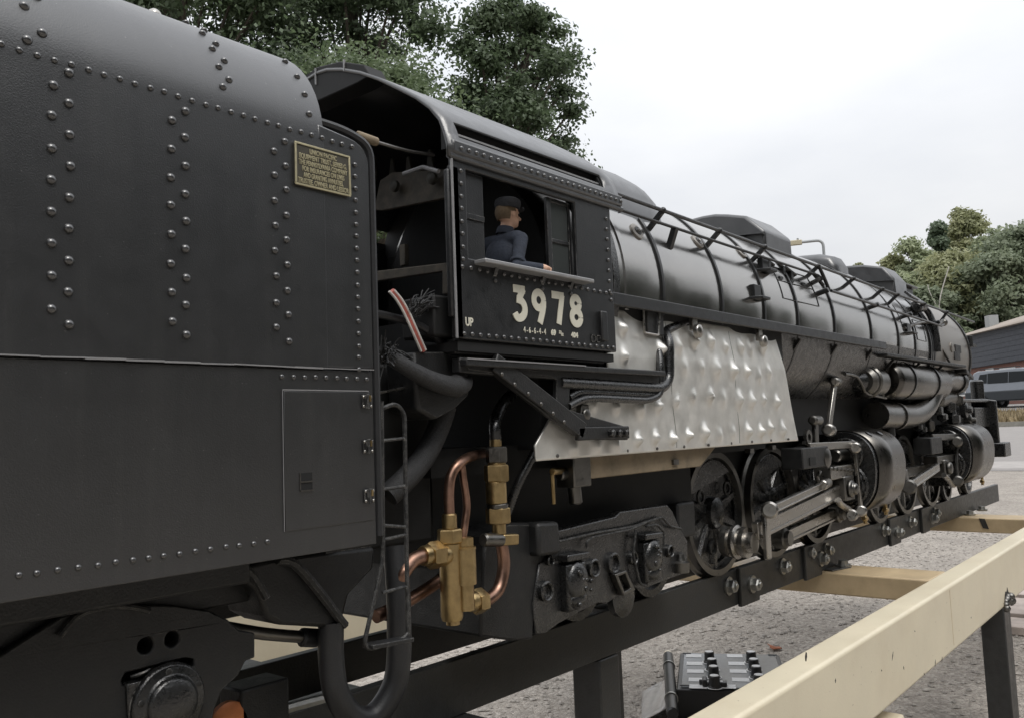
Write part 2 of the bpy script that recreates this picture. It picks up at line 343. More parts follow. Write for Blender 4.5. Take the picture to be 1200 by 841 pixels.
def piece(name, me, parent, p, rot=None, sc=1, world=False):   # a shared-mesh piece at a point in model metres
    o = bpy.data.objects.new(name, me); COL.objects.link(o); o.parent = parent
    o.location = (Vector(p) if world else w(p)) - wloc(parent)
    if rot is not None: o.rotation_euler = rot if not isinstance(rot, Matrix) else rot.to_euler()
    o.scale = (sc, sc, sc); return o
def dome_mesh(r, m, h=.78, n=10):        # rivet head facing -Y, world units already scaled
    b = MB(1.0); b.lathe((0,.15*r,0), (0,-1,0), [(0,r)]+[(.15*r+h*r*math.sin(a), r*math.cos(a)) for a in (0,.4,.8,1.15,1.45)], n)
    me = b.mesh('rivet'); me.materials.append(MATS[m]); return me
def hex_mesh(r, h, m, wash=1.35):
    b = MB(1.0)
    if wash: b.cyl((0,.0005,0), (0,-h*.3,0), r*wash, n=18)
    b.lathe((0,-h*.3 if wash else .0005,0), (0,-1,0), [(0,r),(h*.8,r),(h,r*.8)], 6)
    b.lathe((0,-h*.7,0), (0,-1,0), [(0,r*.5),(h*.75,r*.48),(h*.85,r*.38)], 12)
    me = b.mesh('bolt'); me.materials.append(MATS[m]); return me
def text_mesh(txt, h, m, depth, bold=0, space=1.0, width=1.0, align='LEFT', lead=1.0):
    c = bpy.data.curves.new('txt', 'FONT'); c.body = txt; c.size = h; c.extrude = depth; c.offset = bold; c.align_x = align; c.space_character = space; c.space_line = lead
    o = bpy.data.objects.new('txt', c); COL.objects.link(o); dg = bpy.context.evaluated_depsgraph_get(); dg.update()
    me = bpy.data.meshes.new_from_object(o.evaluated_get(dg)); bpy.data.objects.remove(o)
    if width != 1:
        for v in me.vertices: v.co.x *= width
    me.materials.clear(); me.materials.append(MATS[m]); return me
def circ(cx, cz, r, n=20, a0=0): return [(cx+r*math.cos(a0+2*PI*i/n), cz+r*math.sin(a0+2*PI*i/n)) for i in range(n)]
def xz(pts, Y): return [(at(a, b, Y).x, at(a, b, Y).z) for a, b in pts]
W = 1.75

# ------------------------------------------------------------------ ground, road, kerb, verge
def gz(x):
    pts = [(-400,0),(14,0),(24,.1),(33,.36),(36.5,.62),(50,1.28),(62,1.45),(400,9)]
    for (a, za), (b, zb) in zip(pts, pts[1:]):
        if x <= b: return za+(zb-za)*(x-a)/(b-a)
    return pts[-1][1]
def build_ground():
    xs = sorted(set(list(np.arange(-20, 70, 1.0))+[-300,-150,-80,-40,90,120,170,250,400,33.0,33.2,36.5])); ys = [-300,-120,-60,-30,-15,-8,-4,0,4,8,12,16,20,30,45,70,120,220,400]
    b = MB(1.0); n = len(ys)
    b.add([(x, y, gz(x)) for x in xs for y in ys], [(i*n+j, (i+1)*n+j, (i+1)*n+j+1, i*n+j+1) for i in range(len(xs)-1) for j in range(n-1)])
    structure(b.build('ground', 'gravel'))
    def strip(name, x0, x1, dz, m, y0=-60, y1=60, h=0):
        q = MB(1.0); X = [x0+(x1-x0)*i/6 for i in range(7)]
        if h:
            q.box(x0, x1, y0, y1, gz(x0)-.2, gz(x1)+h)
        else:
            q.add([(x, y, gz(x)+dz) for x in X for y in (y0, y1)], [(2*i, 2*i+2, 2*i+3, 2*i+1) for i in range(6)])
        return q.build(name, m)
    mat('road_grey', (.25,.235,.225), .95, 0, .12, 25, .8, 200, dust=.4, dustcol=(.36,.34,.31), dscale=3)
    mat('line_pale', (.34,.32,.305), .95, 0, .15, 5)
    mat('kerb_stone', (.25,.24,.21), .85, 0, .2, 4)
    mat('dry_grass', (.30,.24,.15), .95, 0, .35, 3, dust=.5, dustcol=(.2,.17,.07), dscale=6)
    mat('asphalt', (.16,.155,.15), .9, 0, .15, 6)
    structure(strip('road', 13.2, 33.0, .006, 'road_grey'))
    structure(strip('road_edge_strip', 13.6, 15.4, .012, 'line_pale'))
    structure(strip('kerb', 33.0, 33.4, 0, 'kerb_stone', h=.14))
    structure(strip('grass_verge', 33.4, 37.5, .1, 'dry_grass'))
    structure(strip('car_park', 37.5, 60, .02, 'asphalt'))
    # dry tufts on the verge
    t = MB(1.0)
    for i in range(5000):
        x = random.uniform(33.5, 37.4); y = random.uniform(1.5, 11); h = random.uniform(.12, .38); a = random.uniform(0, PI); dx, dy = math.cos(a)*.05, math.sin(a)*.05
        lx, ly = random.uniform(-.12,.12), random.uniform(-.12,.12); z = gz(x)+.08
        t.add([(x-dx,y-dy,z),(x+dx,y+dy,z),(x+lx,y+ly,z+h)], [(0,1,2)])
    o = t.build('dry_grass_tufts', 'dry_grass'); o['kind'] = 'stuff'; tag(o, 'straw coloured dry grass on the verge beyond the kerb', 'grass')
build_ground()
def stones():
    b = MB(1.0); base = [(1,0,0),(-1,0,0),(0,1,0),(0,-1,0),(0,0,1),(0,0,-1)]; fc = [(0,2,4),(2,1,4),(1,3,4),(3,0,4),(2,0,5),(1,2,5),(3,1,5),(0,3,5)]
    for i in range(16000):
        x = random.uniform(.3, 6.5)**1.0; y = random.uniform(-1.3, 2.6); r = random.choice((.003,.004,.005,.006,.007,.009,.011)); rz = random.uniform(0, PI)
        c, s_ = math.cos(rz), math.sin(rz)
        b.add([(x+(p[0]*c-p[1]*s_)*r*random.uniform(.7,1.4), y+(p[0]*s_+p[1]*c)*r*random.uniform(.6,1.2), r*.25+p[2]*r*random.uniform(.4,.7)) for p in base], fc)
    mat('stone_chip', (.33,.305,.275), .85, 0, .45, 60)
    o = b.build('loose_stones', 'stone_chip', smooth=False); o['kind'] = 'stuff'; tag(o, 'loose grey stone chippings scattered over the tarmac', 'gravel')
stones()

# ------------------------------------------------------------------ display stand
stand = thing('display_stand', 'cream painted steel trestle stand with black rails carrying the model locomotive', 'stand', (12*S, 0, 0))
RT = .11
for sy in (-1, 1):
    r = MB().box(-10, 30.1, sy*.8, sy*(.8-RT), -.52 if sy < 0 else -.42, 0).build('rail', 'rail_black', stand, .012)
    if sy < 0: near_rail = r
    bt = MB().box(-11, 31.5, *((-3.0, -2.6) if sy < 0 else (5.7, 6.1)), -1.49, -.5); bm_ = bt.build('side_beam', 'cream', stand, .045, 4)
    if sy < 0: near_beam = bm_
def cross(x0, x1, m='cream', z0=-.9, z1=-.524, ye=2.59): return MB().box(x0, x1, -ye, 5.69, z0, z1).build('cross_beam', m, stand, .03, 3)
for x0 in (-4.9, 15.2, 25.0): cb = cross(x0, x0+1.0, 'cream_worn')
cross(5.2, 6.1, 'rail_black')
bolt_s = hex_mesh(.085*S*1.15, .10*S, 'zinc')
BOLTS = [(854.5,686),(878,683.5),(918,663),(947.5,647),(959,654),(969,644),(1036,621),(1049,622.5),(1067.5,611),(1090.5,607),(1096,600.5)]
for i, p in enumerate(BOLTS):
    q = at(*p, -.82); plt = i in (1, 4, 7, 9)
    piece('bolt', bolt_s, near_rail, (q.x, -.86 if plt else -.8, q.z), (0, random.uniform(0, 1), 0))
for (a, b_, c, d) in ((866,668,888,700),(942,637,961,668),(1042,611,1054,633),(1079.5,600,1088,619)):
    p = at((a+c)/2, (b_+d)/2, -.83); wd = (at(c,(b_+d)/2,-.83).x-at(a,(b_+d)/2,-.83).x)/2
    MB().box(p.x-wd, p.x+wd, -.86, -.795, -.55, .02).build('clamp_plate', 'rail_black', near_rail, .015)
for x, yy in ((15.9, -.95), (25.6, -.95), (27.0, -.95)):
    MB().lathe((x, yy, -.53), (0,0,1), [(0,.14),(.05,.14),(.05,.09),(.13,.08)], 10).build('clamp_nut', 'zinc', near_rail)
MB().bar((15.35,-.86,-.515), (15.9,-1.0,-.515), .2, .03, (0,1,0)).build('clamp_foot', 'steel_dark', near_rail, .01)
# legs
def leg(x, y, m='rail_black', top=-1.49, wd=.42, wx=.55, yo=None):
    return MB().box(x, x+wx, y-wd/2, y+wd/2, -HR/S, top-.002).build('leg', m, stand, .02)
LEG_OUT = [18.36, -4.0]
for x in LEG_OUT: leg(x, -2.79)
for x in (at(697, 788, 5.9).x, -4.0): leg(x, 5.9)
leg(8.3, -.6, top=-.53, wd=.4, wx=.4); leg(at(706,790,.6).x, .6, top=-.43, wd=.3, wx=.3)
MB().box(8.28, 8.72, -.42, .42, -HR/S+.3, -HR/S+.7).build('foot_rail', 'rail_black', stand, .02)
q = at(1060, 836, -2.98); MB().box(-3.6, q.x, -2.98, -2.6, q.z-.4, q.z).build('lower_rail', 'cream', stand, .03)
# weld and scorch where the outer leg meets the beam
wl = MB()
for i in range(14):
    wl.sphere((18.45+random.uniform(-.05,.5), -3.005-random.uniform(0,.03), -1.47+random.uniform(-.04,.14)), random.uniform(.04,.09), 8, 6)
wl.build('weld_bead', 'steel_dark', stand)
MB().plate([(18.4,-1.45),(19.05,-1.45),(18.98,-1.32),(18.86,-1.26),(18.8,-1.17),(18.72,-1.24),(18.6,-1.22),(18.5,-1.32)], -3.004, -2.99).build('scorch_mark', 'scorch', near_beam)
MB().plate([(-1.42,-.54),(-1.28,-.53),(-1.36,-.78),(-1.5,-.8)], 24.99, 25.0, axis='x').build('scorch_mark', 'scorch', cb)
# small chips in the cream paint
for (px, py, l) in ((945,769,.09),(1046,768,.12),(1059,782,.05),(1096,776,.1),(1104,771,.06),(1072,739,.03),(1138,723,.03),(1083,789,.04),(979,797,.05),(1033,785,.03)):
    p = at(px, py, -3.0); a = random.uniform(.9, 2.2); dx, dz = math.cos(a)*l*.5, math.sin(a)*l*.5
    MB().plate([(p.x-dx,p.z-dz),(p.x+.015,p.z),(p.x+dx,p.z+dz),(p.x-.015,p.z+.005)], -3.0025, -2.99).build('paint_chip', 'scorch', near_beam)
p = at(1112, 685, -3.0); MB().box(p.x, p.x+.02, -3.0015, -2.99, -1.40, -.56).build('weld_seam', 'cream_worn', near_beam)

# ------------------------------------------------------------------ tender
tender = thing('tender', 'black riveted locomotive tender with a small brass lettered plate', 'tender', (-2*S, 0, HR))
ZB, ZS, ZC, RC = 1.345, 2.625, 4.28, .87
XF, XW, XB = 3.78, 4.20, -9.6
def arc_top(t):      # t 0..1 from the side up over the shoulder
    a = t*PI/2; return (-W+RC-RC*math.cos(a), ZC+RC*math.sin(a))
b = MB()
prof = [(-W, ZS), (-W, 3.4), (-W, ZC)]+[arc_top(i/14) for i in range(1, 15)]
prof = prof+[(-y, z) for y, z in prof[::-1]]
n = len(prof)
vs = [(x, y, z) for x in (XB, XF) for y, z in prof]
fs = [(i, i+1, n+i+1, n+i) for i in range(n-1)]+[tuple(range(n, 2*n))[::-1], tuple(range(n))]
b.add(vs, fs); b.box(XB+.05, XF-.05, -W+.05, W-.05, ZB, ZS)
tank = b.build('tank', 'tender_black', tender, .003, ang=30)
lower = MB()
for sy in (-1, 1): lower.box(XB, XW, sy*(W-.012), sy*(W-.06), ZB, ZS-.012)
lower = lower.build('lower_side_sheet', 'tender_black', tender, .006)
for sy in (1, -1):
    b = MB(); b.plate([(XF-.05,ZS+.006),(XW,ZS+.006),(XW,4.2)]+[(XW-.2+.2*math.cos(a), 4.2+.17*math.sin(a)) for a in (.3,.6,.9,1.2,1.5)]+[(XF-.05,4.4)], sy*(W-.002), sy*(W-.05))
    wing = b.build('side_wing', 'tender_black', tender, .012)
b = MB()
b.tube(fillet([(XW+.04,-W+.03,1.4),(XW+.04,-W+.03,4.36),(XW-.2,-W+.04,4.43),(XF,-W+.1,4.46)], .2), .035, 8, 1)
b.tube(fillet([(XW+.08,-W+.12,1.4),(XW+.08,-W+.12,4.30),(XW-.1,-W+.12,4.44)], .15), .025, 8, 1)
b.build('edge_trim', 'rubber', tender)
MB().box(XF-.02, XF+.03, -W+.1, W-.1, ZB, 4.2).build('front_bulkhead', 'inside_black', tender)
MB().box(XF, XW, -W+.06, W-.06, ZB-.02, ZB+.12).build('deck', 'frame_black', tender)
# seam highlight: the upper sheet overlaps the lower one, raw edge showing
b = MB()
xs = np.linspace(XB, XW, 60)
for x0, x1 in zip(xs, xs[1:]): b.bar((x0,-W-.001,ZS-.001+random.uniform(-.003,.003)), (x1,-W-.001,ZS-.001+random.uniform(-.003,.003)), .012, random.uniform(.006,.013))
b.build('seam_edge', 'sill_grey', tender)
rv = dome_mesh(.0285*S, 'rivet_black'); rvs = dome_mesh(.0195*S, 'rivet_black'); rvm = dome_mesh(.0265*S, 'rivet_black')
def riv(me, x, z, par=tank, y=-W):
    if z > ZC+.02 and x < XF:
        a = math.asin(min(1, (z-ZC)/RC)); piece('rivet', me, par, (x, -W+RC-RC*math.cos(a), z), (a, 0, 0))
    else: piece('rivet', me, par, (x, y, z), (0, random.uniform(0,3), 0))
j = lambda d=.006: random.uniform(-d, d)
for k in range(8): riv(rv, 1.915+j(), 4.15-k*.18+j())
for k in range(9): riv(rv, 2.005+j(), 4.245-k*.18+j())
for k in range(8): riv(rv, 2.61+j(), 4.13-k*.18+j())
for k in range(9): riv(rv, 2.705+j(), 4.22-k*.178+j())
for k in range(8): riv(rvm, 3.355+j(), 4.11-k*.175+j())
for k in range(9): riv(rvm, 3.45+j(), 4.20-k*.175+j())
for px, py in ((41,28),(24,40),(17,5),(33,-3)):      # column over the shoulder at the left
    riv(rv, 1.78 if px in (24, 17) else 1.86, 4.28+.1*{(41,28):1.6,(24,40):.9,(17,5):3,(33,-3):4}[(px,py)])
for k in range(5): riv(rvm, 2.98+j(.003), 4.46+k*.15)
for k in range(4): riv(rvm, 3.04+j(.003), 4.53+k*.15)
for k in range(4): riv(rvm, 3.67, 4.46+k*.16)
for k in range(16): riv(rvs, 4.065, 4.17-k*.0915+j(.003), wing, -W)
for k in range(2): riv(rvs, 4.06, 4.17-(16+k)*.0915+.01, lower if 4.17-(16+k)*.0915 < ZS else wing, -W)
x = 4.04
while x > 1.2:
    riv(rvs, x+j(.004), 4.30+j(.004), wing if x > XF else tank, -W); x -= .092
for k in range(9): riv(rvs, 3.40+k*.0925+j(.004), 2.555+j(.004), lower, -W+.012)
x = 3.27
while x > 1.2: riv(rvs, x+j(.012), 1.472+j(.004), lower, -W+.012); x -= .1
# door in the lower side
yd = -W+.012
door = MB().plate([(3.41,1.52),(4.17,1.52),(4.17,2.46),(3.41,2.46)], yd-.008, yd+.004).build('door', 'tender_black', tender, .004)
b = MB(); b.bar((3.40,yd-.006,1.52), (3.40,yd-.006,2.47), .004, .004); b.bar((3.40,yd-.006,2.468), (4.15,yd-.006,2.468), .008, .008); b.build('door_edge', 'sill_grey', door)
MB().box(3.53, 3.63, yd-.010, yd-.002, 1.78, 1.90).build('latch_recess', 'inside_black', door)
b = MB(); b.box(3.53,3.63,yd-.016,yd-.008,1.835,1.845); b.box(3.53,3.63,yd-.02,yd-.008,1.775,1.785); b.box(3.525,3.532,yd-.014,yd-.008,1.78,1.90); b.build('latch', 'steel_dark', door)
for z in (2.39, 2.06, 1.70):
    b = MB(); b.box(4.08,4.17,yd-.022,yd-.006,z-.05,z+.05); b.cyl((4.125,yd-.03,z-.055),(4.125,yd-.03,z+.055),.014,n=10)
    hg = b.build('hinge', 'frame_black', door, .004)
    b = MB()
    for dx, dz in ((-.035,.035),(.035,.035),(-.035,-.035),(.035,-.035)): b.lathe((4.125+dx,yd-.021,z+dz),(0,-1,0),[(0,.011),(.006,.011),(.01,.006)],8)
    b.build('screw', 'steel', hg)
    b = MB(); b.bar((4.13,yd-.047,z-.0),(4.132,yd-.047,z+.045),.008,.016); b.build('wear_mark', 'brass', hg)
# name plate
pa, pb, pc, pd = (at(*p, -W) for p in ((346,173),(408,193),(407.5,228),(348,214)))
PX0, PX1, PZ0, PZ1 = 3.515, 4.005, 3.905, 4.215
plate = MB().plate([(PX0+.02,PZ0),(PX1-.02,PZ0),(PX1,PZ0+.02),(PX1,PZ1-.02),(PX1-.02,PZ1),(PX0+.02,PZ1),(PX0,PZ1-.02),(PX0,PZ0+.02)], -W-.016, -W+.01).build('name_plate', 'plate_dark', wing, .003)
plate['label'] = 'small dark brass plate with raised lettering'
b = MB(); t = .014
for x0, x1, z0, z1 in ((PX0,PX1,PZ1-t,PZ1),(PX0,PX1,PZ0,PZ0+t),(PX0,PX0+t,PZ0+t,PZ1-t),(PX1-t,PX1,PZ0+t,PZ1-t)): b.box(x0,x1,-W-.022,-W-.01,z0,z1)
b.build('plate_border', 'plate_brass', plate, .003)
LINES = ['UNION PACIFIC', 'EQUIPMENT TRUST, SERIES G.', 'THE PENNSYLVANIA COMPANY', 'FOR INSURANCES ON LIVES', 'AND GRANTING ANNUITIES,', 'TRUSTEE, OWNER AND LESSOR']
for i, tx in enumerate(LINES):
    me = text_mesh(tx, .05*S, 'plate_brass', .004*S, .0011*S, 1.0, 1.0, 'CENTER')
    w0 = max(v.co.x for v in me.vertices)-min(v.co.x for v in me.vertices); tgt = (.24, .42, .43, .37, .35, .45)[i]*S
    for v in me.vertices: v.co.x *= tgt/w0
    o = piece('lettering', me, plate, ((PX0+PX1)/2, -W-.017, PZ1-.066-i*.0445), (PI/2, 0, 0))
# rod along the tender top, grab rod at the front
MB().tube([(XB,-1.0,5.17),(2.85,-1.0,5.17),(2.97,-1.0,5.14)], .035, 8, 1).build('top_rail', 'frame_black', tender)
b = MB(); b.sphere((2.87,-1.03,5.16), .05, 10, 8); b.build('top_rail_end', 'steel', tender)
b = MB(); b.tube([at(386,152,-1.6), at(416,158,-1.58), at(444,168,-1.58), at(480,178,-1.5), at(508,182,-1.45)], .018, 8, 2); gr = b.build('grab_rod', 'steel_dark', tender)
b = MB(); q0, q1 = at(418,158.5,-1.58), at(442,167,-1.58); b.rod(q0, q1, .036, 12); b.build('rod_sleeve', 'bar_wood', gr)
# ladder
b = MB(); yl = -W+.02
def A(px, py, Y=-W+.02): return at(px, py, Y)
rr = .017
b.tube(fillet([A(448,478),A(464,472),A(474,484),A(478,742)], .12), rr, 10, 1)
b.tube(fillet([A(447,470),A(449,655),A(427,752),A(432,760),A(480,746),A(478,700)], .1), rr, 10, 1)
for (a, c, d, e) in ((447,516,474,513),(448,573,475,569),(449,632,476,626),(449,615,476,617),(448,694,478,686)): b.tube([A(a,c),A(d,e)], .013, 8, 1)
b.build('ladder', 'frame_black', tender)
b = MB(); b.bar(A(431,757),A(479,748), .12, .035, (0,1,0)); b.build('ladder_step', 'frame_black', tender, .006)
# under-frame, hopper shaped bracket, hoses
b = MB(); b.box(XB, 4.1, -1.2, 1.2, 1.0, 1.34); b.box(XB, 3.3, -1.5, 1.5, 1.18, 1.33)
b.build('underframe', 'frame_black', tender, .02)
yb = -1.35
b = MB(); b.plate(xz([(268,668),(330,652),(440,640),(438,665),(410,695),(402,728),(385,735),(330,732),(312,722),(300,690)], yb), yb, yb+.5)
brk = b.build('front_bracket', 'frame_black', tender, .03)
b = MB(); b.tube([A(325,655,-1.45),A(345,660,-1.42),A(372,690,-1.4),A(396,722,-1.38),A(404,732,-1.37)], .035, 8, 3); b.build('bracket_rib', 'frame_black', brk)
b = MB(); b.tube([A(280,660,-1.42),A(298,675,-1.42),A(312,700,-1.42)], .03, 8, 3); b.build('bracket_rib', 'frame_black', brk)
MB().tube([A(388,728,-1.3),A(388,770,-1.3),A(394,810,-1.32),A(412,838,-1.34),A(436,840,-1.36),A(458,812,-1.4),A(467,775,-1.42),A(467,700,-1.42),A(463,640,-1.35)], .098, 16, 6).build('hose', 'rubber', tender)
b = MB(); b.tube([A(266,735,-1.15),A(310,742,-1.15),A(360,746,-1.15),A(384,746,-1.15)], .045, 12, 4); pp = b.build('feed_pipe', 'steel_dark', tender)
b = MB(); b.rod(A(352,746,-1.15),A(372,747,-1.15),.07,14); b.build('pipe_union', 'rubber', pp)
# tender truck: side frame, axle boxes, wheels
yt = -1.28
b = MB()
out = [(-260,980),(-60,800),(0,768),(40,742),(72,722),(105,712),(150,708),(205,709),(245,715),(268,726),(280,738),(299,741),(299,770),(288,774),(280,790),(262,806),(252,830),(236,900),(100,930),(0,940)]
loop = xz(out, yt); hole1 = circ(*xz([(171,756)], yt)[0], .052, 16); hole2 = circ(*xz([(202,748.5)], yt)[0], .05, 16)
slot = xz([(143,796),(147,788),(220,770),(227,771),(227,781),(218,784),(160,800),(150,803),(144,803)], yt)
truck = MB().plate(loop, yt, yt+.16, [hole1, hole2, slot]).build('truck_frame', 'frame_black', tender, .012)
MB().box(1.0, 3.2, yt+.2, yt+.25, .15, 1.1).build('truck_backing', 'inside_black', truck)
b = MB(); b.tube([A(70,745,yt-.03),A(90,722,yt-.03),A(112,713,yt-.03),A(145,710,yt-.03),A(175,715,yt-.03)], .02, 8, 4); b.build('frame_lip', 'frame_black', truck)
ab = MB(); c0 = at(196, 822, yt-.02)
ab.plate(xz([(146,800),(226,782),(230,860),(150,880)], yt), yt-.03, yt+.1); ab.lathe((c0.x,yt-.02,c0.z),(0,-1,0),[(0,.25),(.04,.24),(.06,.17),(.09,.16),(.12,.1)],28)
ab = ab.build('axle_box', 'oily_black', truck, .012)
for a in range(5):
    b = MB(); b.lathe((c0.x+.2*math.cos(a*1.25+.4),yt-.05,c0.z+.2*math.sin(a*1.25+.4)),(0,-1,0),[(0,.022),(.025,.022),(.03,.012)],8)
    b.build('cover_bolt', 'frame_black', ab)
b = MB()
for px, py in ((166,786),(190,779)): q = at(px, py, yt+.06); b.tube([(q.x-.07,yt+.06,q.z-.015),(q.x,yt+.02,q.z+.0),(q.x+.07,yt+.06,q.z+.02)], .015, 8, 4)
b.build('leaf_spring', 'steel_dark', truck)
def small_wheel(par, x, r, y0=-.72, nm='wheel', spokes=0):
    for sy in (-1, 1):
        b = MB(); b.lathe((x, sy*.70, r), (0, sy, 0), [(-.04,r+.05),(0,r+.05),(.03,r),(.16,r-.01),(.16,r-.1),(.10,r-.12),(.08,.16),(.2,.14),(.2,.0)], 40)
        o = b.build(nm, 'oily_black', par)
    MB().cyl((x,-.7,r),(x,.7,r),.08,n=12).build('axle', 'steel_dark', par)
for x in (2.55, .9, -1.2, -3.2, -5.2, -7.2): small_wheel(tender, x, .5)
q = at(258, 828, -.75)
MB().lathe((q.x, -.83, q.z-.1), (0,-1,0), [(0,.02),(.0,.16),(.05,.16),(.07,.13)], 24).build('copper_disc', 'orange_copper', tender)
MB().box(q.x+.08, q.x+.5, -.9, -.6, -.0, q.z+.12).build('brake_block', 'frame_black', tender, .02)
MB().box(3.6, 4.6, -.25, .25, .7, 1.0).build('drawbar', 'frame_black', tender, .03)
# bright offcut lying on the rail by the brake
sp = MB(); sp.tube([A(312,838,-.75),A(345,828,-.75),A(383,818,-.75)], .05, 10, 3); sp.build('scale_spout', 'zinc', tender)

# ------------------------------------------------------------------ locomotive
loco = thing('locomotive', 'black articulated steam locomotive model numbered 3978 with silver firebox lagging', 'locomotive', (15*S, 0, HR))
BZ, BR = 3.76, 1.58
def B_r(x): return BR if x < 16.4 else BR-(x-16.4)/8.1*.08
def B_z(x): return BZ if x < 16.4 else BZ-(x-16.4)/8.1*.1
def ring(b, x0, x1, dr, n=72, a0=0, a1=2*PI): # barrel skin between two stations
    return b.lathe((x0,0,B_z(x0)), (1,0,0), [(0,B_r(x0)+dr),((x1-x0),B_r(x1)+dr)], n, caps=True)
# barrel courses between the bands, each a panel of its own
ST = [7.4, 8.85, 10.38, 11.72, 12.95, 14.55, 16.46, 18.2, 19.42, 20.72]
boiler = MB()
for x0, x1 in ((7.3, 20.8),): ring(boiler, x0, x1, -.02)
boiler = boiler.build('boiler', 'boiler_black', loco)
for x0, x1 in zip(ST, ST[1:]):
    b = MB(); m = 8; pr = []
    for i in range(m+1):
        t = i/m; pr.append((t*(x1-x0), B_r(x0+t*(x1-x0))-.012*(abs(2*t-1)**6)))
    b.lathe((x0,0,B_z(x0)), (1,0,0), pr, 96, caps=False); b.build('course', 'boiler_black', boiler)
for x in ST[1:-1]:
    ring(MB(), x-.03, x+.03, .014).build('band', 'band_black', boiler, .006)
b = MB()
for x in (20.62, 20.78, 20.94): ring(b, x-.05, x+.05, .03)
b.build('smokebox_band', 'band_black', boiler)
sb = MB(); sb.lathe((20.7,0,B_z(22)), (1,0,0), [(0,1.2),(.02,1.515),(3.55,1.515),(3.72,1.505),(3.84,1.46),(3.9,1.38),(3.95,.9),(4.15,.85),(4.2,.3),(4.2,0.01)], 96)
smokebox = sb.build('smokebox', 'smokebox_grey', loco)
sr = MB(); sr.lathe((24.42,0,B_z(22)), (1,0,0), [(0,1.5),(.0,1.54),(.12,1.54),(.14,1.5)], 96, caps=False); sr.build('front_ring', 'frame_black', smokebox)
for p, q in (((1104,409),(1113,424)),): # prop and small plates on the smokebox side
    MB().bar(at(*p,-1.5), at(*q,-1.56), .05, .05).build('prop', 'smokebox_grey', smokebox)
for (px, py, r) in ((1115,407,.12),):
    q = atX(px, py, 22.6); MB().lathe((22.6,-1.48,q.z), (0,-1,0), [(0,r),(.05,r),(.06,r*.7)], 16).build('round_plug', 'smokebox_grey', smokebox)
for px, py in ((1122,409),(1121,417)):
    q = at(px, py, -1.5); MB().box(q.x-.3, q.x+.25, -1.53, -1.4, q.z-.1, q.z+.1).build('data_plate', 'frame_black', smokebox, .01)
b = MB(); q = at(1130, 405, -1.35); b.box(q.x-.2,q.x+.2,-1.6,-1.3,q.z-.05,q.z+.02); b.rod((q.x,-1.5,q.z),(q.x,-1.5,q.z+.25),.06); b.build('marker_bracket', 'frame_black', smokebox)
MB().sphere((24.6,-1.3,3.05), .1, 12, 8).build('marker_lens', 'white_print', smokebox)
b = MB(); b.lathe((12.3,0,B_z(12.3)), (1,0,0), [(0,BR+.006),(4.1,BR+.006),(8.4,BR-.035)], 40, caps=False, ref=(0,-1,0), a0=math.radians(7), a1=math.radians(173)); b.build('underside_shade', 'oily_black', boiler)  # added black sleeve: paints the shade on the boiler's lower half
# throat ring in front of the cab
b = MB()
for x in (7.62, 7.78): ring(b, x-.06, x+.06, .05)
b.build('throat_ring', 'oily_black', boiler)
b = MB(); ring(b, 8.02, 8.1, .015); b.build('cover_strip', 'boiler_black', boiler)

# cab
XR, XC = 5.12, 7.52
for sy in (1, -1):
    b = MB(); b.plate([(XR,2.92),(XC,2.92),(XC,4.50),(XR,4.50)], sy*W, sy*(W-.05), [[(5.29,3.62),(6.88,3.62),(6.88,4.40),(5.29,4.40)]])
    cside = b.build('cab_side', 'cab_black', loco, .012)
ARCH = [(-1.75,4.46),(-1.745,4.57),(-1.72,4.66),(-1.70,4.72),(-1.66,4.81),(-1.55,4.94),(-1.38,5.08),(-1.15,5.24),(-.9,5.40),(-.65,5.535),(-.37,5.655),(-.15,5.72),(0,5.735)]
ARCH = ARCH+[(-y, z) for y, z in ARCH[-2::-1]]
XS = [5.06, 5.22, 7.45, 7.6, 7.72, 7.79]
def arch_pt(k, x):
    y, z = ARCH[k]; s_ = 1 if x < 7.65 else (.99 if x < 7.75 else .96)
    return (x, y*s_-(.012*(-1 if y > 0 else 1) if abs(y) > 1.3 else 0), 4.46+(z-4.46)*s_)
b = MB(); na = len(ARCH)
b.v = [arch_pt(k, x) for x in XS for k in range(na)]
SK = {(1, 2), (1, 3), (1, na-5), (1, na-4)}
b.f = [(i*na+k, i*na+k+1, (i+1)*na+k+1, (i+1)*na+k) for i in range(len(XS)-1) for k in range(na-1) if (i, k) not in SK]
roof = b.build('cab_roof', 'roof_black', loco, solid=.03, ang=30)
b = MB(); b.box(5.2,7.5,-1.60,-1.55,4.6,4.9); b.build('roof_slot', 'inside_black', roof)
b = MB(); b.bar((5.24,-1.675,4.715),(7.44,-1.675,4.715),.03,.018); b.build('slot_strip', 'sill_grey', roof)
b = MB()
b.tube([(5.08,-1.752,4.48),(7.74,-1.752,4.48)], .03, 10, 1); b.build('gutter', 'roof_black', roof)
b = MB(); b.box(5.1,7.72,-1.79,-1.74,4.50,4.62); b.build('gutter_board', 'roof_black', roof, .02)
crv = dome_mesh(.021*S, 'rivet_black', .8)
for k in range(27): piece('rivet', crv, roof, (5.20+k*.0955, -1.79, 4.555+j(.003)), (0,random.uniform(0,3),0))
RS = [(i*.02, i) for i in range(1)]
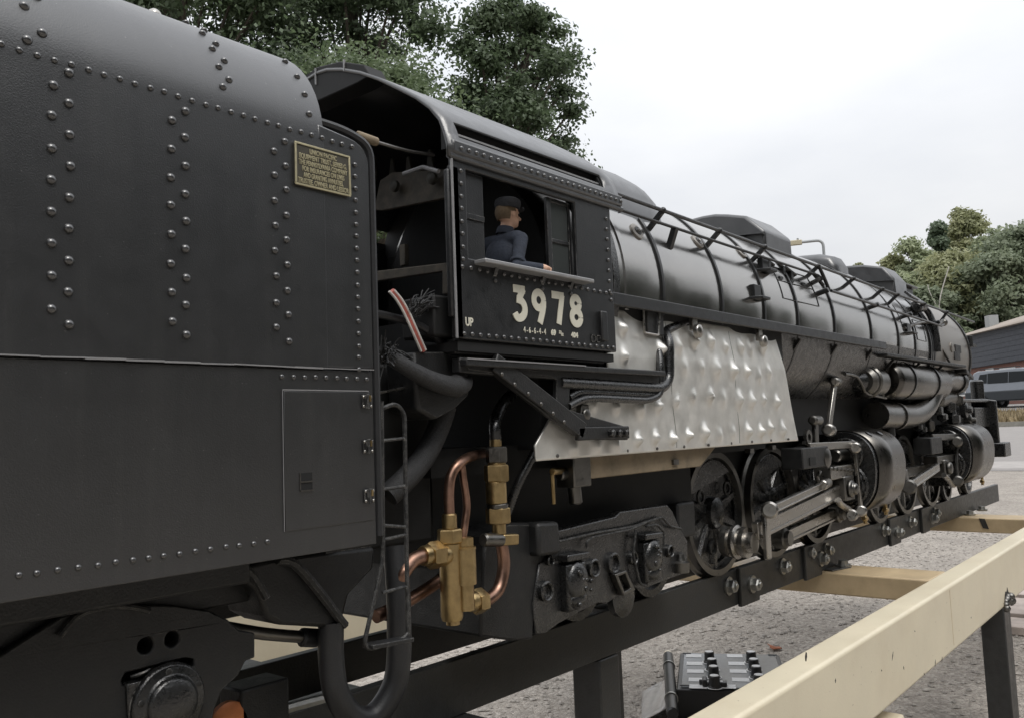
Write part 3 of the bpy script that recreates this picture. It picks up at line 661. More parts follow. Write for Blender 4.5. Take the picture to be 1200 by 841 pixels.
# raised ventilator along the roof ridge
b = MB(); V = [(-.78,5.47),(-.7,5.60),(-.35,5.745),(0,5.80),(.35,5.745),(.7,5.60),(.78,5.47)]
b.plate(V+[(.6,5.45),(-.6,5.45)], 5.07, 5.3, axis='x'); vent = b.build('roof_ventilator', 'inside_black', roof, .012)
for y in (-.42, .02):
    b = MB(); b.box(5.055,5.075,y-.006,y+.006,5.62,5.79-abs(y)*.13); b.build('vent_seam', 'sill_grey', vent)
def crow(pts, me, par=cside, y=-W):
    for p in pts: piece('rivet', me, par, (p[0]+j(.004), y, p[1]+j(.003)), (0,random.uniform(0,3),0))
crow([(5.22, 4.37-k*.11) for k in range(8)], crv)
crow([(7.44, 4.33-k*.111) for k in range(8)], crv)
crow([(5.2+k*.1085, 3.535) for k in range(21)], crv)
crow([(5.2+k*.1025, 2.965) for k in range(23)], crv)
crow([(7.46,3.47),(5.62,3.46),(6.3,3.46),(6.75,3.46),(7.46,3.53)], crv)
# window: sliding panels, arm rest
wf = MB(); wf.box(5.28,5.56,-W+.05,-W+.09,3.62,4.40); sash = wf.build('window_shutter', 'cab_black', cside, .008)
b = MB(); b.box(5.29,5.55,-W+.035,-W+.055,3.98,4.03); b.build('shutter_rail', 'cab_black', sash, .004)
b = MB()
for x0, x1, z0, z1 in ((6.50,6.56,3.62,4.40),(6.84,6.88,3.62,4.40),(6.56,6.84,3.62,3.66),(6.56,6.84,4.36,4.40),(6.56,6.84,3.96,4.0)): b.box(x0,x1,-W+.06,-W+.10,z0,z1)
ws = b.build('window_sash', 'cab_black', cside, .006)
for z0, z1 in ((3.66,3.96),(4.0,4.36)): MB().box(6.56,6.84,-W+.075,-W+.082,z0,z1).build('pane', 'glass_dark', ws)
MB().box(5.36, 6.98, -W-.13, -W+.02, 3.572, 3.612).build('arm_rest', 'sill_grey', cside, .01)
for x in (5.62, 6.3, 6.75): MB().plate([(-W-.035,3.575),(-W+.0,3.575),(-W+.0,3.50)], x-.02, x+.02, axis='x').build('rest_bracket', 'cab_black', cside)
MB().box(7.22, 7.33, -W-.035, -W+.01, 3.02, 3.33).build('side_rib', 'cab_black', cside, .015)
b = MB()
for x in (7.06, 7.15): 
    for z0, z1, dx0, dx1 in ((3.0,3.01,0,.07),(3.065,3.075,0,.07),(3.0,3.075,0,.008),(3.0,3.075,.062,.07)): b.box(x+dx0,x+dx1,-W-.008,-W+.002,z0,z1)
b.build('embossed_mark', 'oily_black', cside)
# numerals and small lettering
def letter(txt, h, x, z, bold=0, width=1.0, space=1.0, wd=None, ht=None, nm='lettering'):
    me = text_mesh(txt, h*S, 'lettering', .003*S, bold*S, space)
    xs = [v.co.x for v in me.vertices]; ys = [v.co.y for v in me.vertices]; x0, y0 = min(xs), min(ys)
    fx = (wd*S/(max(xs)-x0)) if wd else 1; fy = (ht*S/(max(ys)-y0)) if ht else 1
    for v in me.vertices: v.co.x = (v.co.x-x0)*fx; v.co.y = (v.co.y-y0)*fy
    return piece(nm, me, cside, (x, -W-.001, z), (PI/2, 0, 0))
# the four big numerals are cut as strokes
def stroke(paths, x, z, wd, ht, t):
    b = MB()
    for pi_, P in enumerate(paths):
        n = len(P); dy = .0025*pi_
        for i, y in ((0, 0),):
            L_, R_ = [], []
            for k in range(n):
                a = P[max(k-1, 0)]; c = P[min(k+1, n-1)]; d = Vector(((c[0]-a[0])*wd, (c[1]-a[1])*ht)).normalized(); nn = Vector((-d.y, d.x))*t/2
                p = Vector((P[k][0]*wd, P[k][1]*ht)); L_.append(p+nn); R_.append(p-nn)
            vs = [(x+q.x, -W-.004-dy, z+q.y) for q in L_]+[(x+q.x, -W-.004-dy, z+q.y) for q in R_]
            vs += [(a, -W+.002, c) for a, _, c in vs]
            m2 = 2*n; fs = []
            for k in range(n-1):
                fs += [(k, k+1, n+k+1, n+k), (m2+k, m2+n+k, m2+n+k+1, m2+k+1), (k, m2+k, m2+k+1, k+1), (n+k, n+k+1, m2+n+k+1, m2+n+k)]
            fs += [(0, n, m2+n, m2), (n-1, m2+n-1, m2+2*n-1, 2*n-1)]
            b.add(vs, fs)
    return b.build('numeral', 'lettering', cside, smooth=False)
def arcp(cx, cy, rx, ry, a0, a1, n=16): return [(cx+rx*math.cos(math.radians(a0+(a1-a0)*i/n)), cy+ry*math.sin(math.radians(a0+(a1-a0)*i/n))) for i in range(n+1)]
NH, NW, TK = .335, .20, .072
z0 = 3.105
G3 = [[(.08,.90),(.74,.90),(.92,.90)], [(.80,.93),(.46,.60)], [(.30,.60)]+arcp(.40,.315,.46,.275,88,-90)+arcp(.40,.315,.30,.275,-95,-150,5)]
G9 = [arcp(.5,.66,.36,.235,0,360,24), [(.86,.66)]+[(.84,.5),(.76,.33),(.64,.14),(.52,-.04)]]
G7 = [[(.04,.90),(.9,.90),(1.0,.90)], [(.86,.93),(.74,.6),(.62,.3),(.52,-.0)]]
G8 = [arcp(.5,.735,.31,.185,0,360,24), arcp(.5,.29,.37,.215,0,360,24)]
for g, x in zip((G3, G9, G7, G8), (5.845, 6.13, 6.425, 6.72)): stroke(g, x, z0+.035, NW, NH*.93, TK)
letter('UP', .06, 5.22, 3.03, .0015, wd=.095, ht=.075)
letter('4 - 6 - 6 - 4 - 4', .05, 5.99, 3.025, .0008, wd=.33, ht=.055)
letter('69', .05, 6.40, 3.025, .0025, wd=.075, ht=.06); letter('22', .03, 6.525, 3.05, .001, wd=.04, ht=.03); letter('32', .03, 6.555, 3.03, .001, wd=.04, ht=.03); letter('404', .05, 6.72, 3.025, .0025, wd=.115, ht=.055)
# cab shell inside: front wall, floor, backhead and its fittings
b = MB(); b.box(7.42,7.50,-W+.06,W-.06,2.92,4.45); b.plate([p for p in ARCH], 7.42, 7.5, axis='x'); b.build('cab_front', 'inside_black', loco)
MB().box(5.15, 7.5, -W+.03, W-.03, 2.82, 2.90).build('cab_floor', 'inside_black', loco)
bh = MB(); bh.lathe((7.0,0,3.9),(1,0,0),[(0,1.0),(.06,1.2),(.45,1.25)],40); bh = bh.build('backhead', 'inside_black', loco)
MB().box(5.28, 6.9, W-.09, W-.055, 3.6, 4.42).build('far_light_block', 'inside_black', loco)  # added panel blocking light from the far window, darkens the cab inside
b = MB(); b.box(5.10,5.2,-W+.0,-W+.05,2.92,4.40); b.box(5.06,5.12,-W-.004,-W+.05,3.1,4.36); b.build('cab_corner_post', 'cab_black', loco, .012)
b = MB(); b.tube([(5.10,-W-.012,2.92),(5.10,-W-.012,4.45)], .012, 8, 1); b.build('post_beading', 'sill_grey', loco)
# lining panel and seat box seen through the open back
mat('dusty_lining', (.055,.047,.036), .7, 0, .4, 60, dust=.5, dustcol=(.11,.09,.065), dscale=60)
def rearplate(pts, X, th, m, nm, par=loco, bev=.01):
    loop = [(atX(a, c, X).y, atX(a, c, X).z) for a, c in pts]; return MB().plate(loop, X, X+th, axis='x').build(nm, m, par, bev)
rearplate([(438,246),(445,212),(460,202),(522,198),(524,232),(448,247)], 5.9, .05, 'dusty_lining', 'lining_board')
rearplate([(438,318),(522,308),(527,345),(518,345),(518,318),(440,330)], 5.5, .05, 'dusty_lining', 'seat_frame')
b = MB(); q = atX(471,300,5.8); b.box(5.8,5.86,q.y-.04,q.y+.04,q.z-.1,q.z+.12); b.build('upright_handle', 'dusty_lining', loco, .01)
for px, py in ((459,198),(478,196),(503,188),(437,196)):
    q = atX(px, py, 6.2); MB().plate([(q.y-.05,q.z-.13),(q.y+.05,q.z-.13),(q.y+.055,q.z-.08),(q.y+.02,q.z+.12),(q.y-.02,q.z+.12),(q.y-.055,q.z-.08)], 6.2, 6.24, axis='x').build('valve_handle', 'cab_lining', bh, .01)
b = MB(); b.tube([atX(473,204,5.6),atX(496,196,5.6),atX(514,201,5.6)], .022, 8, 1); b.build('regulator_rod', 'sill_grey', bh)
for px, py in ((464,219),(508,210)):
    q = atX(px, py, 5.85); MB().lathe(q, (-1,0,0), [(0,.06),(.04,.06),(.06,.03)], 14).build('gauge_cock', 'cab_lining', bh)
# apron, sole bar and brackets below the cab
yk = -1.66
MB().box(5.18, 7.42, yk, yk+.1, 2.80, 2.93).build('cab_apron', 'frame_black', loco, .01)
sole = MB().plate(xz([(541,418),(775,440),(775,452),(541,436)], yk-.06), yk-.04, yk+.06).build('sole_bar', 'frame_black', loco, .012)
b = MB(); a0 = at(541,416,-1.72); a1 = at(775,438,-1.72); b.box(a0.x,a1.x,-1.78,-1.6,a1.z-.03,a1.z+.03); b.build('sole_flange', 'frame_black', sole, .012)
b = MB(); b.bar((a0.x,-1.782,a1.z+.03),(6.9,-1.782,a1.z+.03),.01,.012); b.build('worn_edge', 'sill_grey', sole)
mp = xz([(544,420),(590,423),(668,428),(666,480),(735,500),(735,515),(683,515),(645,490),(600,455),(578,437),(548,433)], -1.70)
wh = xz([(617,440),(645,441),(652,445),(651,469),(646,473)], -1.70)
brk2 = MB().plate(mp, -1.71, -1.66, [wh]).build('cab_bracket', 'frame_black', loco, .008)
st_ = MB(); st_.bar(at(578,424,-1.72), at(683,505,-1.72), .06, .17, (0,1,0)); st_.bar(at(676,508,-1.72), at(735,506,-1.72), .06, .13, (0,1,0)); st_.build('bracket_strut', 'frame_black', loco, .012)
brv = dome_mesh(.02*S, 'steel_dark', .7)
for px, py in ((549,426),(559,426),(569,427),(589,438),(604,450),(620,461),(635,473),(649,484),(662,494),(606,431),(625,431),(640,431),(658,432)):
    q = at(px, py, -1.76); piece('rivet', brv, brk2, (q.x, -1.712 if py < 433 else -1.752, q.z))
for px, py in ((715,507),(723,507),(731,507)):
    q = at(px, py, -1.755); MB().lathe((q.x,-1.75,q.z),(0,-1,0),[(0,.04),(.05,.04),(.06,.025)],6).build('strut_nut', 'oily_black', brk2)
# pipes under the cab and up to the running board
def pipe(pts, Y, r, m='oily_black', nm='pipe', rad=.18, par=loco, n=12):
    return MB().tube(fillet([at(p[0], p[1], p[2] if len(p) > 2 else Y) for p in pts], rad), r, n, 1).build(nm, m, par)
pipe([(655,448),(775,455),(784,445),(784,400),(778,388,-1.55),(800,378,-1.5),(845,384,-1.5)], -1.68, .062, nm='steam_pipe')
pipe([(666,466),(676,459),(690,459),(765,463),(774,456),(774,425),(768,390,-1.5)], -1.66, .045, nm='water_pipe')
pipe([(666,476),(682,467),(700,466),(760,469),(772,463),(776,452)], -1.7, .04, nm='drain_pipe')
pipe([(595,600,-1.2),(605,570,-1.3),(640,505,-1.45),(662,478)], -1.6, .045, nm='blowdown_pipe')
b = MB(); b.box(*[at(755,370,-1.6).x, at(774,370,-1.6).x], -1.64, -1.58, at(760,392,-1.6).z, 3.45); b.build('pipe_hanger', 'frame_black', loco, .01)
b = MB(); b.tube(fillet([at(754,360,-1.66),at(755,390,-1.66),at(772,393,-1.66),at(773,362,-1.66)], .03), .014, 8, 1); b.build('hanger_wire', 'steel', loco)
for px, py in ((812,385),(889,397)):
    q = at(px, py, -1.62); b = MB(); b.box(q.x-.06,q.x+.06,-1.66,-1.6,q.z-.03,q.z+.17); b.lathe((q.x,-1.66,q.z-.04),(0,-1,0),[(0,.09),(.06,.08),(.08,.04)],14); b.build('lagging_clamp', 'steel', loco, .008)

# silver lagging over the firebox, beaten over the stay heads
def lagging():
    zt = 3.42; Y0 = -1.60; q = lambda u, v: at(620+u/3.636, 340+v/3.636, Y0)
    bumps = [(640,235),(705,215),(775,215),(838,240),(905,240),(945,250),(1000,240),(660,325),(733,330),(793,335),(862,340),(920,345),(978,365),(1020,350),(625,470),(693,450),(765,450),(820,460),(885,465),(940,470),(997,465),(1050,475),
             (185,670),(280,660),(362,655),(452,635),(530,625),(605,630),(672,615),(742,605),(808,615),(862,605),(922,600),(980,600),(1020,585),(1075,595),(270,490),(365,495),(465,500),(545,490),(400,160),(400,280),(225,530),(560,250)]
    B_ = [(q(*p).x, q(*p).z, random.uniform(.65,1.3), random.choice((.6,.85,1.0,1.25,1.5,1.8))) for p in bumps]
    e0 = lambda z: 6.28+max(0, (z-2.0))*1.0 if z < 2.45 else 6.73+min(1, (z-2.45)/.15)*.8
    e1 = lambda z: 12.56-(z-1.84)/(3.42-1.84)*.5
    nz, nx = 64, 220; b = MB(); vs = []
    for jz in range(nz+1):
        z = 1.85+(zt-1.85)*jz/nz; xa, xb = e0(z), e1(z)
        for i in range(nx+1):
            x = xa+(xb-xa)*i/nx; h = 0
            for bx, bz, s_, a_ in B_:
                dx = (x-bx)/(.068*s_); dz = (z-bz)/(.085*s_)
                if abs(dx) < 2.6 and abs(dz) < 2.6:
                    r2 = dx*dx+dz*dz; h += a_*(.050*math.exp(-r2*1.25)+.010*math.exp(-((x-bx)**2+(z-bz+.02)**2)/.0010))
            h += .007*math.sin(x*2.3+z)+.004*math.sin(x*5.1-z*3.7)
            vs.append((x, Y0-h+.10*max(0,(z-2.9)), z))
    b.add(vs, [(r*(nx+1)+i, r*(nx+1)+i+1, (r+1)*(nx+1)+i+1, (r+1)*(nx+1)+i) for r in range(nz) for i in range(nx)])
    return b.build('firebox_lagging', 'aluminium', loco, solid=.02, ang=60)
lag = lagging()
for x in (8.9, 10.55):
    b = MB(); P_ = [(x+.02*math.sin(z*7), -1.607+.10*max(0,z-2.9)-.007*math.sin(x*2.3+z)-.004*math.sin(x*5.1-z*3.7), z) for z in np.linspace(1.88, 3.36, 24)]; b.tube(P_, .006, 6, 1); b.build('lagging_seam', 'steel_dark', lag)
for x, z in [(6.6+.62*i, 1.885) for i in range(10)]: MB().lathe((x,-1.60,z),(0,-1,0),[(0,.018),(.022,.018),(.028,.008)],8).build('lagging_screw', 'steel_dark', lag)
MB().box(6.5, 12.2, -1.5, 1.5, 1.95, 3.4).build('firebox', 'inside_black', loco)
MB().box(7.45, 12.3, -1.56, -1.2, 2.6, 3.5).build('firebox_side', 'inside_black', loco)
q = at(680, 488, -1.62); b = MB(); b.plate([(q.x-.1,q.z-.16),(q.x+.12,q.z-.16),(q.x+.07,q.z+.12),(q.x-.05,q.z+.12)], -1.68, -1.6); b.lathe((q.x,-1.66,q.z+.02),(0,-1,0),[(0,.06),(.05,.06),(.06,.03)],12); b.build('lagging_bracket', 'steel_dark', loco, .01)
# wooden bar with steel end block under the lagging
q0, q1 = at(684,546,-1.45), at(838,530,-1.45); zb = q0.z
bar = MB().plate([(q0.x,zb-.13),(q1.x-.5,zb-.13),(q1.x-.25,zb+.0),(q1.x,zb+.13),(q0.x,zb+.13)], -1.5, -1.3).build('ash_pan_bar', 'bar_wood', loco, .012)
MB().box(q0.x-.28, q0.x+.02, -1.53, -1.3, zb-.2, zb+.14).build('bar_end_block', 'steel_dark', bar, .015)
for px, py in ((790,540),(879,527),(905,523)): 
    q = at(px, py, -1.5); MB().box(q.x-.06,q.x+.06,-1.53,-1.45,q.z-.04,q.z+.02).build('bar_clip', 'steel_dark', bar)
b = MB(); b.tube([at(647,553,-1.45),at(649,590,-1.45)], .02, 8, 1); b.rod(at(647,552,-1.47),at(660,551,-1.4),.035); b.build('brass_lever', 'brass', loco)
b = MB(); b.rod(at(672,562,-1.42),at(675,590,-1.42),.07); b.rod(at(655,556,-1.4),at(672,553,-1.4),.06); b.build('drain_valve', 'steel_dark', loco)

# running boards
YR = -1.70
rb = MB().box(7.55, 16.85, YR, -1.2, 3.47, 3.565).build('running_board', 'frame_black', loco, .012)
MB().box(7.57, 16.85, YR-.012, YR+.04, 3.43, 3.57).build('board_edging', 'cab_black', rb, .01)
MB().box(16.9, 23.1, YR, -1.2, 3.30, 3.37).build('running_board', 'frame_black', loco, .012)
MB().plate([(23.0,-1.72),(27.6,-.9),(27.6,.9),(23.0,1.72)], 3.18, 3.28, axis='z').build('front_deck', 'frame_black', loco, .012)
MB().box(7.55, 16.85, 1.2, 1.7, 3.47, 3.565).build('running_board', 'frame_black', loco, .012)
MB().box(16.9, 23.1, 1.2, 1.7, 3.30, 3.37).build('running_board', 'frame_black', loco, .012)
for x in (12.9, 14.5, 16.3, 17.6, 19.4, 21.2): MB().bar((x,-1.6,3.40 if x < 16.8 else 3.28),(x,-1.1,2.75),.05,.06).build('board_bracket', 'frame_black', loco)
# boiler-top fittings
def topz(x, y): return B_z(x)+math.sqrt(max(0, B_r(x)**2-y*y))
def saddle(half, x0, x1, nm, m='roof_black', par=None, round_f=0, round_r=0, bev=.05):
    full = half+[(-y, z) for y, z in half[::-1] if abs(y) > 1e-6]; b = MB(); st = []
    for t in (0,.25,.5,.75,1.0) if round_r else (1.0,):
        st.append((x0+round_r*(1-math.cos(t*PI/2)) if round_r else x0, .80+.20*math.sin(t*PI/2) if round_r else 1))
    for t in (0,.25,.5,.75,1.0) if round_f else (0,):
        st.append((x1-round_f+round_f*math.sin(t*PI/2), .78+.22*math.cos(t*PI/2) if round_f else 1))
    zb_ = min(z for _, z in full); n = len(full)
    b.v = [(x, y*(.5+.5*s_), zb_+(z-zb_)*s_) for x, s_ in st for y, z in full]
    b.f = [(k*n+i, k*n+(i+1) % n, (k+1)*n+(i+1) % n, (k+1)*n+i) for k in range(len(st)-1) for i in range(n)]+[tuple(range(n)), tuple(range((len(st)-1)*n, len(st)*n))[::-1]]
    return b.build(nm, m, par or loco, bev if not (round_f or round_r) else 0, 3, ang=40)
saddle([(-1.32,4.55),(-1.30,4.72),(-1.22,5.0),(-1.12,5.14),(-1.0,5.25),(-.8,5.39),(-.6,5.49),(-.3,5.57),(0,5.6)], 7.6, 9.6, 'turret_casing', round_f=.45)
d1 = saddle([(-1.09,4.75),(-1.08,5.23),(-.77,5.53),(-.45,5.62),(-.22,5.67),(0,5.68)], 13.05, 14.15, 'sand_dome')
MB().bar((13.0,-1.08,5.17),(13.02,-.35,5.24),.12,.02,(1,0,0)).build('dome_lip', 'roof_black', d1)
saddle([(-.88,4.85),(-.87,5.2),(-.76,5.40),(-.5,5.49),(0,5.53)], 16.9, 17.7, 'steam_dome', round_r=.25, round_f=.2)
d3 = saddle([(-1.10,4.7),(-1.08,5.23),(-.86,5.53),(-.44,5.64),(0,5.68)], 19.9, 20.85, 'sand_dome')
MB().bar((19.85,-1.08,5.18),(19.87,-.35,5.26),.12,.02,(1,0,0)).build('dome_lip', 'roof_black', d3)
stk = MB().box(21.6, 22.6, -.75, .75, 4.95, 5.32).build('chimney_casing', 'cab_black', loco, .03)
MB().box(21.5, 22.7, -.85, .85, 5.32, 5.36).build('chimney_rim', 'roof_black', stk, .01)
# hand rails on brackets
def on_barrel(x, y): return Vector((x, y, topz(x, y)))
YH, ZH = -1.58, 4.73
hr = MB(); hr.tube([(7.7,YH,ZH),(25.0,YH+.02,ZH-.15)], .024, 10, 1); hr = hr.build('handrail', 'cab_black', loco)
for px, py in ((777,249),(843,267),(896,284),(959,311),(1000,323),(1034,334),(1052,343),(1083,355),(1110,366)):
    x = at(px, py, YH).x; z = ZH-.15*max(0,(x-7.7))/17.3; base = on_barrel(x, -1.38)
    b = MB(); b.bar((x,YH+.0,z), (x,base.y+.03,base.z-.02), .05, .055, (1,0,0)); b.sphere((x,YH,z), .042, 10, 8); b.build('rail_bracket', 'band_black', hr)
lr = MB(); lr.tube([(7.6,-1.56,4.57),(14.0,-1.55,4.53),(14.1,-1.56,4.5)], .02, 8, 1); lr = lr.build('lower_handrail', 'band_black', loco)
for px, py in ((791,265),): 
    x = at(px, py, -1.56).x; MB().bar((x,-1.56,4.56),(x,-1.46,4.32),.07,.07,(1,0,0)).build('rail_bracket', 'band_black', lr)
l2 = MB(); l2.tube([(14.3,-1.64,4.29),(21.3,-1.64,4.20),(21.6,-1.62,4.26)], .025, 8, 1); l2 = l2.build('lower_handrail', 'band_black', loco)
for px, py in ((968,337),(1028,362),(1067,375),(1100,384)):
    x = at(px, py, -1.64).x; z = 4.28; MB().rod((x,-1.68,z),(x,-1.42,z-.06),.045).build('rail_bracket', 'band_black', l2)
b = MB(); q = at(959,311,YH); b.tube(fillet([(q.x,YH,q.z),(q.x+.1,-1.62,4.5),(q.x+.25,-1.64,4.29)], .1), .03, 8, 1); b.tube([(q.x-.15,-1.5,4.6),(q.x+.1,-1.6,4.36)], .03, 8, 1); b.bar((q.x-.1,-1.66,4.45),(q.x+.15,-1.3,4.40),.06,.06,(1,0,0)); b.build('rail_step', 'band_black', lr)
# thin pipe runs and a cluster of fittings ahead of the front dome
b = MB()
for k in range(4): b.tube([(19.7,-1.35-.03*k,4.86-.03*k),(20.4,-1.33-.03*k,4.83-.03*k),(21.0,-1.3-.03*k,4.80-.035*k)], .03, 8, 3)
b.build('pipe_cluster', 'oily_black', loco)
b = MB(); b.sphere((20.35,-1.42,4.6), .2, 14, 10, (1.2,.8,.7)); b.rod((20.1,-1.45,4.55),(20.6,-1.45,4.6),.11); b.build('check_valve', 'oily_black', loco)
b = MB(); b.tube([(20.9,-1.3,4.75),(21.05,-1.45,4.5),(21.05,-1.56,4.1),(21.05,-1.58,3.6)], .07, 10, 4); b.build('delivery_pipe', 'oily_black', loco)
b = MB(); b.tube([at(1060,385,-1.55), at(1080,378,-1.5), at(1100,380,-1.5), at(1105,376,-1.5)], .03, 8, 3); b.sphere(at(1106,378,-1.5), .09, 10, 8); b.build('whistle_pipe', 'steel_dark', loco)
# wash-out plugs, steps, inspection panels on the barrel
def plug(px, py, x, nm='washout_plug'):
    q = atX(px, py, x); a = math.atan2(q.z-BZ, -q.y); d = Vector((0,-math.cos(a),math.sin(a))); c = Vector((x,0,BZ))+d*(BR-.005)
    b = MB(); b.lathe(c, d, [(0,.11),(.02,.11),(.028,.09)], 24); o = b.build(nm, 'smokebox_grey', boiler)
    b = MB(); b.lathe(c, d, [(.02,.058),(.036,.058),(.036,.03)], 18); b.build('plug_seat', 'band_black', o)
    b = MB(); b.lathe(c, d, [(.03,.028),(.05,.028)], 4); b.build('plug_square', 'steel', o)
plug(747,271,8.55); plug(813,287,10.2); plug(866,298,11.6)
def surf(x, ang, off=0): return Vector((x, -(B_r(x)+off)*math.cos(ang), B_z(x)+(B_r(x)+off)*math.sin(ang)))
def ang_of(px, py, x): q = atX(px, py, x); return math.atan2(q.z-B_z(x), -q.y)
def step(px, py, x, wd=.22, nm='step'):
    a = ang_of(px, py, x); c = surf(x, a, .0); b = MB()
    b.plate([(x-wd,c.y+.02),(x-wd*.6,c.y-.16),(x+wd*.6,c.y-.16),(x+wd,c.y+.02)], c.z-.02, c.z+.02, axis='z'); b.box(x-wd*.55,x+wd*.45,c.y-.04,c.y+.04,c.z-.02,c.z+.2)
    b.build(nm, 'band_black', boiler, .008)
step(884,351,11.45); step(892,320,12.05); step(1062,391,18.9,.25)
def outline(pts, nm='inspection_panel', r=.007):   # thin raised joint line on the barrel skin; pts are (x, angle)
    P = []
    for (x0, a0), (x1, a1) in zip(pts, pts[1:]):
        for i in range(6): t = i/6; P.append(surf(x0+(x1-x0)*t, a0+(a1-a0)*t, .004))
    P.append(surf(*pts[-1], .004)); b = MB(); b.tube(P, r, 6, 1); return b.build(nm, 'band_black', boiler)
outline([(12.45,.50),(12.45,.15),(13.2,.15),(13.9,.15),(13.9,.50),(12.45,.50)]); outline([(12.45,.34),(13.9,.34)], 'panel_joint')
outline([(19.6,.34),(19.6,.05),(20.3,.05),(20.3,.34),(19.6,.34)]); outline([(18.6,.5),(18.6,.12),(19.2,.12)], 'panel_joint')
for x in (12.62, 13.05, 13.5):
    c = surf(x, .37); b = MB(); b.box(x-.06,x+.06,c.y-.02,c.y+.02,c.z-.015,c.z+.025); b.build('panel_catch', 'band_black', boiler)
for (px, py, x) in ((905,303,12.4),(925,308,12.9),(933,314,13.15)):
    a = ang_of(px, py, x); c = surf(x, a, .03); b = MB(); b.rod((x-.2,c.y,c.z+.05),(x+.2,c.y,c.z-.03),.025); b.box(x-.05,x+.03,c.y-.03,c.y+.05,c.z-.12,c.z); b.build('panel_handle', 'band_black', boiler)

# chassis core
MB().box(9.6, 24.5, -.6, .6, .55, 2.2).build('main_frame', 'inside_black', loco)
MB().box(5.6, 10.5, -.9, .9, .9, 1.9).build('rear_frame', 'inside_black', loco)
MB().box(5.3, 12.3, -1.2, 1.2, 1.75, 2.0).build('ash_pan', 'inside_black', loco)
MB().box(12.2, 24.0, -1.0, 1.0, 1.9, 2.7).build('belly', 'inside_black', loco)
# driving wheels
DR = .877
DX = [at(845,674,-.86).x, at(911.7,652.4,-.86).x, at(961,634,-.86).x, at(1034,612,-.86).x, at(1065,602,-.86).x, at(1094,593.5,-.86).x]
def wheel_at(x, r, main, phase):
    for sy in (1, -1):
        b = MB(); y = sy*.72
        b.lathe((x,y,r), (0,sy,0), [(-.03,r+.045),(.0,r+.045),(.03,r+.003),(.14,r),(.14,r-.085),(.03,r-.10),(.0,r-.10)], 56, caps=False)
        ty = b.build('driving_wheel', 'steel_dark', loco)
        b = MB(); b.lathe((x,y,r), (0,sy,0), [(.03,r-.08),(.07,r-.10),(.075,r-.16),(.05,r-.165)], 48, caps=False); b.lathe((x,y,r),(0,sy,0),[(.0,r-.12),(.03,r-.12)],48)
        b.lathe((x,y,r), (0,sy,0), [(.0,.24),(.15,.22),(.17,.19),(.19,.1)], 28)
        b.build('wheel_disc', 'oily_black', ty)
        for k in range(10):
            a = 2*PI*k/10+.3; d = Vector((math.cos(a),0,math.sin(a))); n_ = Vector((-d.z,0,d.x))
            if main and (0 < (a-phase-PI+.9) % (2*PI) < 1.8): continue
            b = MB(); c = Vector((x,y+sy*.03,r)); b.add([c+d*.2+n_*.085+Vector((0,0,0)),c+d*.2-n_*.085,c+d*(r-.1)-n_*.055,c+d*(r-.1)+n_*.055]+[q+Vector((0,sy*.05,0)) for q in (c+d*.2+n_*.06,c+d*.2-n_*.06,c+d*(r-.1)-n_*.03,c+d*(r-.1)+n_*.03)],
                [(0,1,2,3),(4,5,6,7),(0,1,5,4),(1,2,6,5),(2,3,7,6),(3,0,4,7)]); b.build('spoke', 'oily_black', ty, smooth=False)
        cw = [(x+(r-.12)*math.cos(phase+PI+t), r+(r-.12)*math.sin(phase+PI+t)) for t in np.linspace(-.95,.95,14)]
        MB().plate(cw, y+sy*.03, y+sy*.11).build('balance_weight', 'oily_black', ty, .01)
        if main:
            for ang in (.7, 2.6, 4.4):
                p = (x+.5*math.cos(ang), y+sy*.10, r+.5*math.sin(ang)); MB().lathe(p,(0,sy,0),[(0,.1),(.03,.1),(.03,.07),(.0,.07)],18,caps=False).build('lightening_ring','frame_black',ty)
    MB().cyl((x,-.7,r),(x,.7,r),.12,n=14).build('axle','steel_dark',loco)
PH = math.radians(-78); CR = .36
for i, x in enumerate(DX): wheel_at(x, DR, i in (0,), PH)
# motion of the rear engine
def pin(x): return Vector((x+CR*math.cos(PH), 0, DR+CR*math.sin(PH)))
yr = -1.12
p0, p1, p2 = (pin(x) for x in DX[:3])
def rod_bar(a, c, y, wd, th, m, nm, par=loco, fl=True):
    a = Vector((a[0], y, a[-1])); c = Vector((c[0], y, c[-1])); b = MB(); b.bar(a, c, th, wd, (0,1,0)); o = b.build(nm, m, par, .01)
    if fl:
        b = MB(); d = (c-a).normalized(); n_ = Vector((-d.z,0,d.x))
        for s_ in (-1, 1): b.bar(a+d*.1+n_*(s_*wd*.38)-Vector((0,th/2,0)), c-d*.1+n_*(s_*wd*.38)-Vector((0,th/2,0)), .04, wd*.2, (0,1,0))
        b.build('rod_flange', m, o, .006)
    return o
q0 = at(860,633,-1.1); e1 = at(905,637,-1.3)
side = rod_bar(at(915,630,-1.08), at(986,597,-1.08), -1.08, .2, .1, 'steel', 'side_rod')
for px, py in ((915,630),(979,601)):
    q = at(px, py, -1.1); MB().lathe((q.x,-1.02,q.z),(0,-1,0),[(0,.16),(.16,.16),(.18,.12),(.24,.11)],24).build('rod_bush','steel_dark',side)
cx = at(868,633,-1.15)
b = MB(); prof = [(0,.21),(.1,.21),(.1,.17),(.16,.17),(.16,.23),(.21,.24),(.24,.2),(.24,.17),(.30,.17),(.30,.215),(.36,.215),(.36,.15),(.46,.14)]
b.lathe((cx.x+.0,-.9,cx.z-.02),(0,-1,0),prof,36); cp = b.build('crank_pin','steel',loco)
main = rod_bar(at(885,622,-1.34), at(987,573,-1.34), -1.34, .24, .1, 'steel', 'main_rod')
rc = MB(); a, c = at(897,598,-1.46), at(900,655,-1.46); rc.bar(a, c, .07, .15, (0,1,0)); rc.build('return_crank','steel',loco,.02)
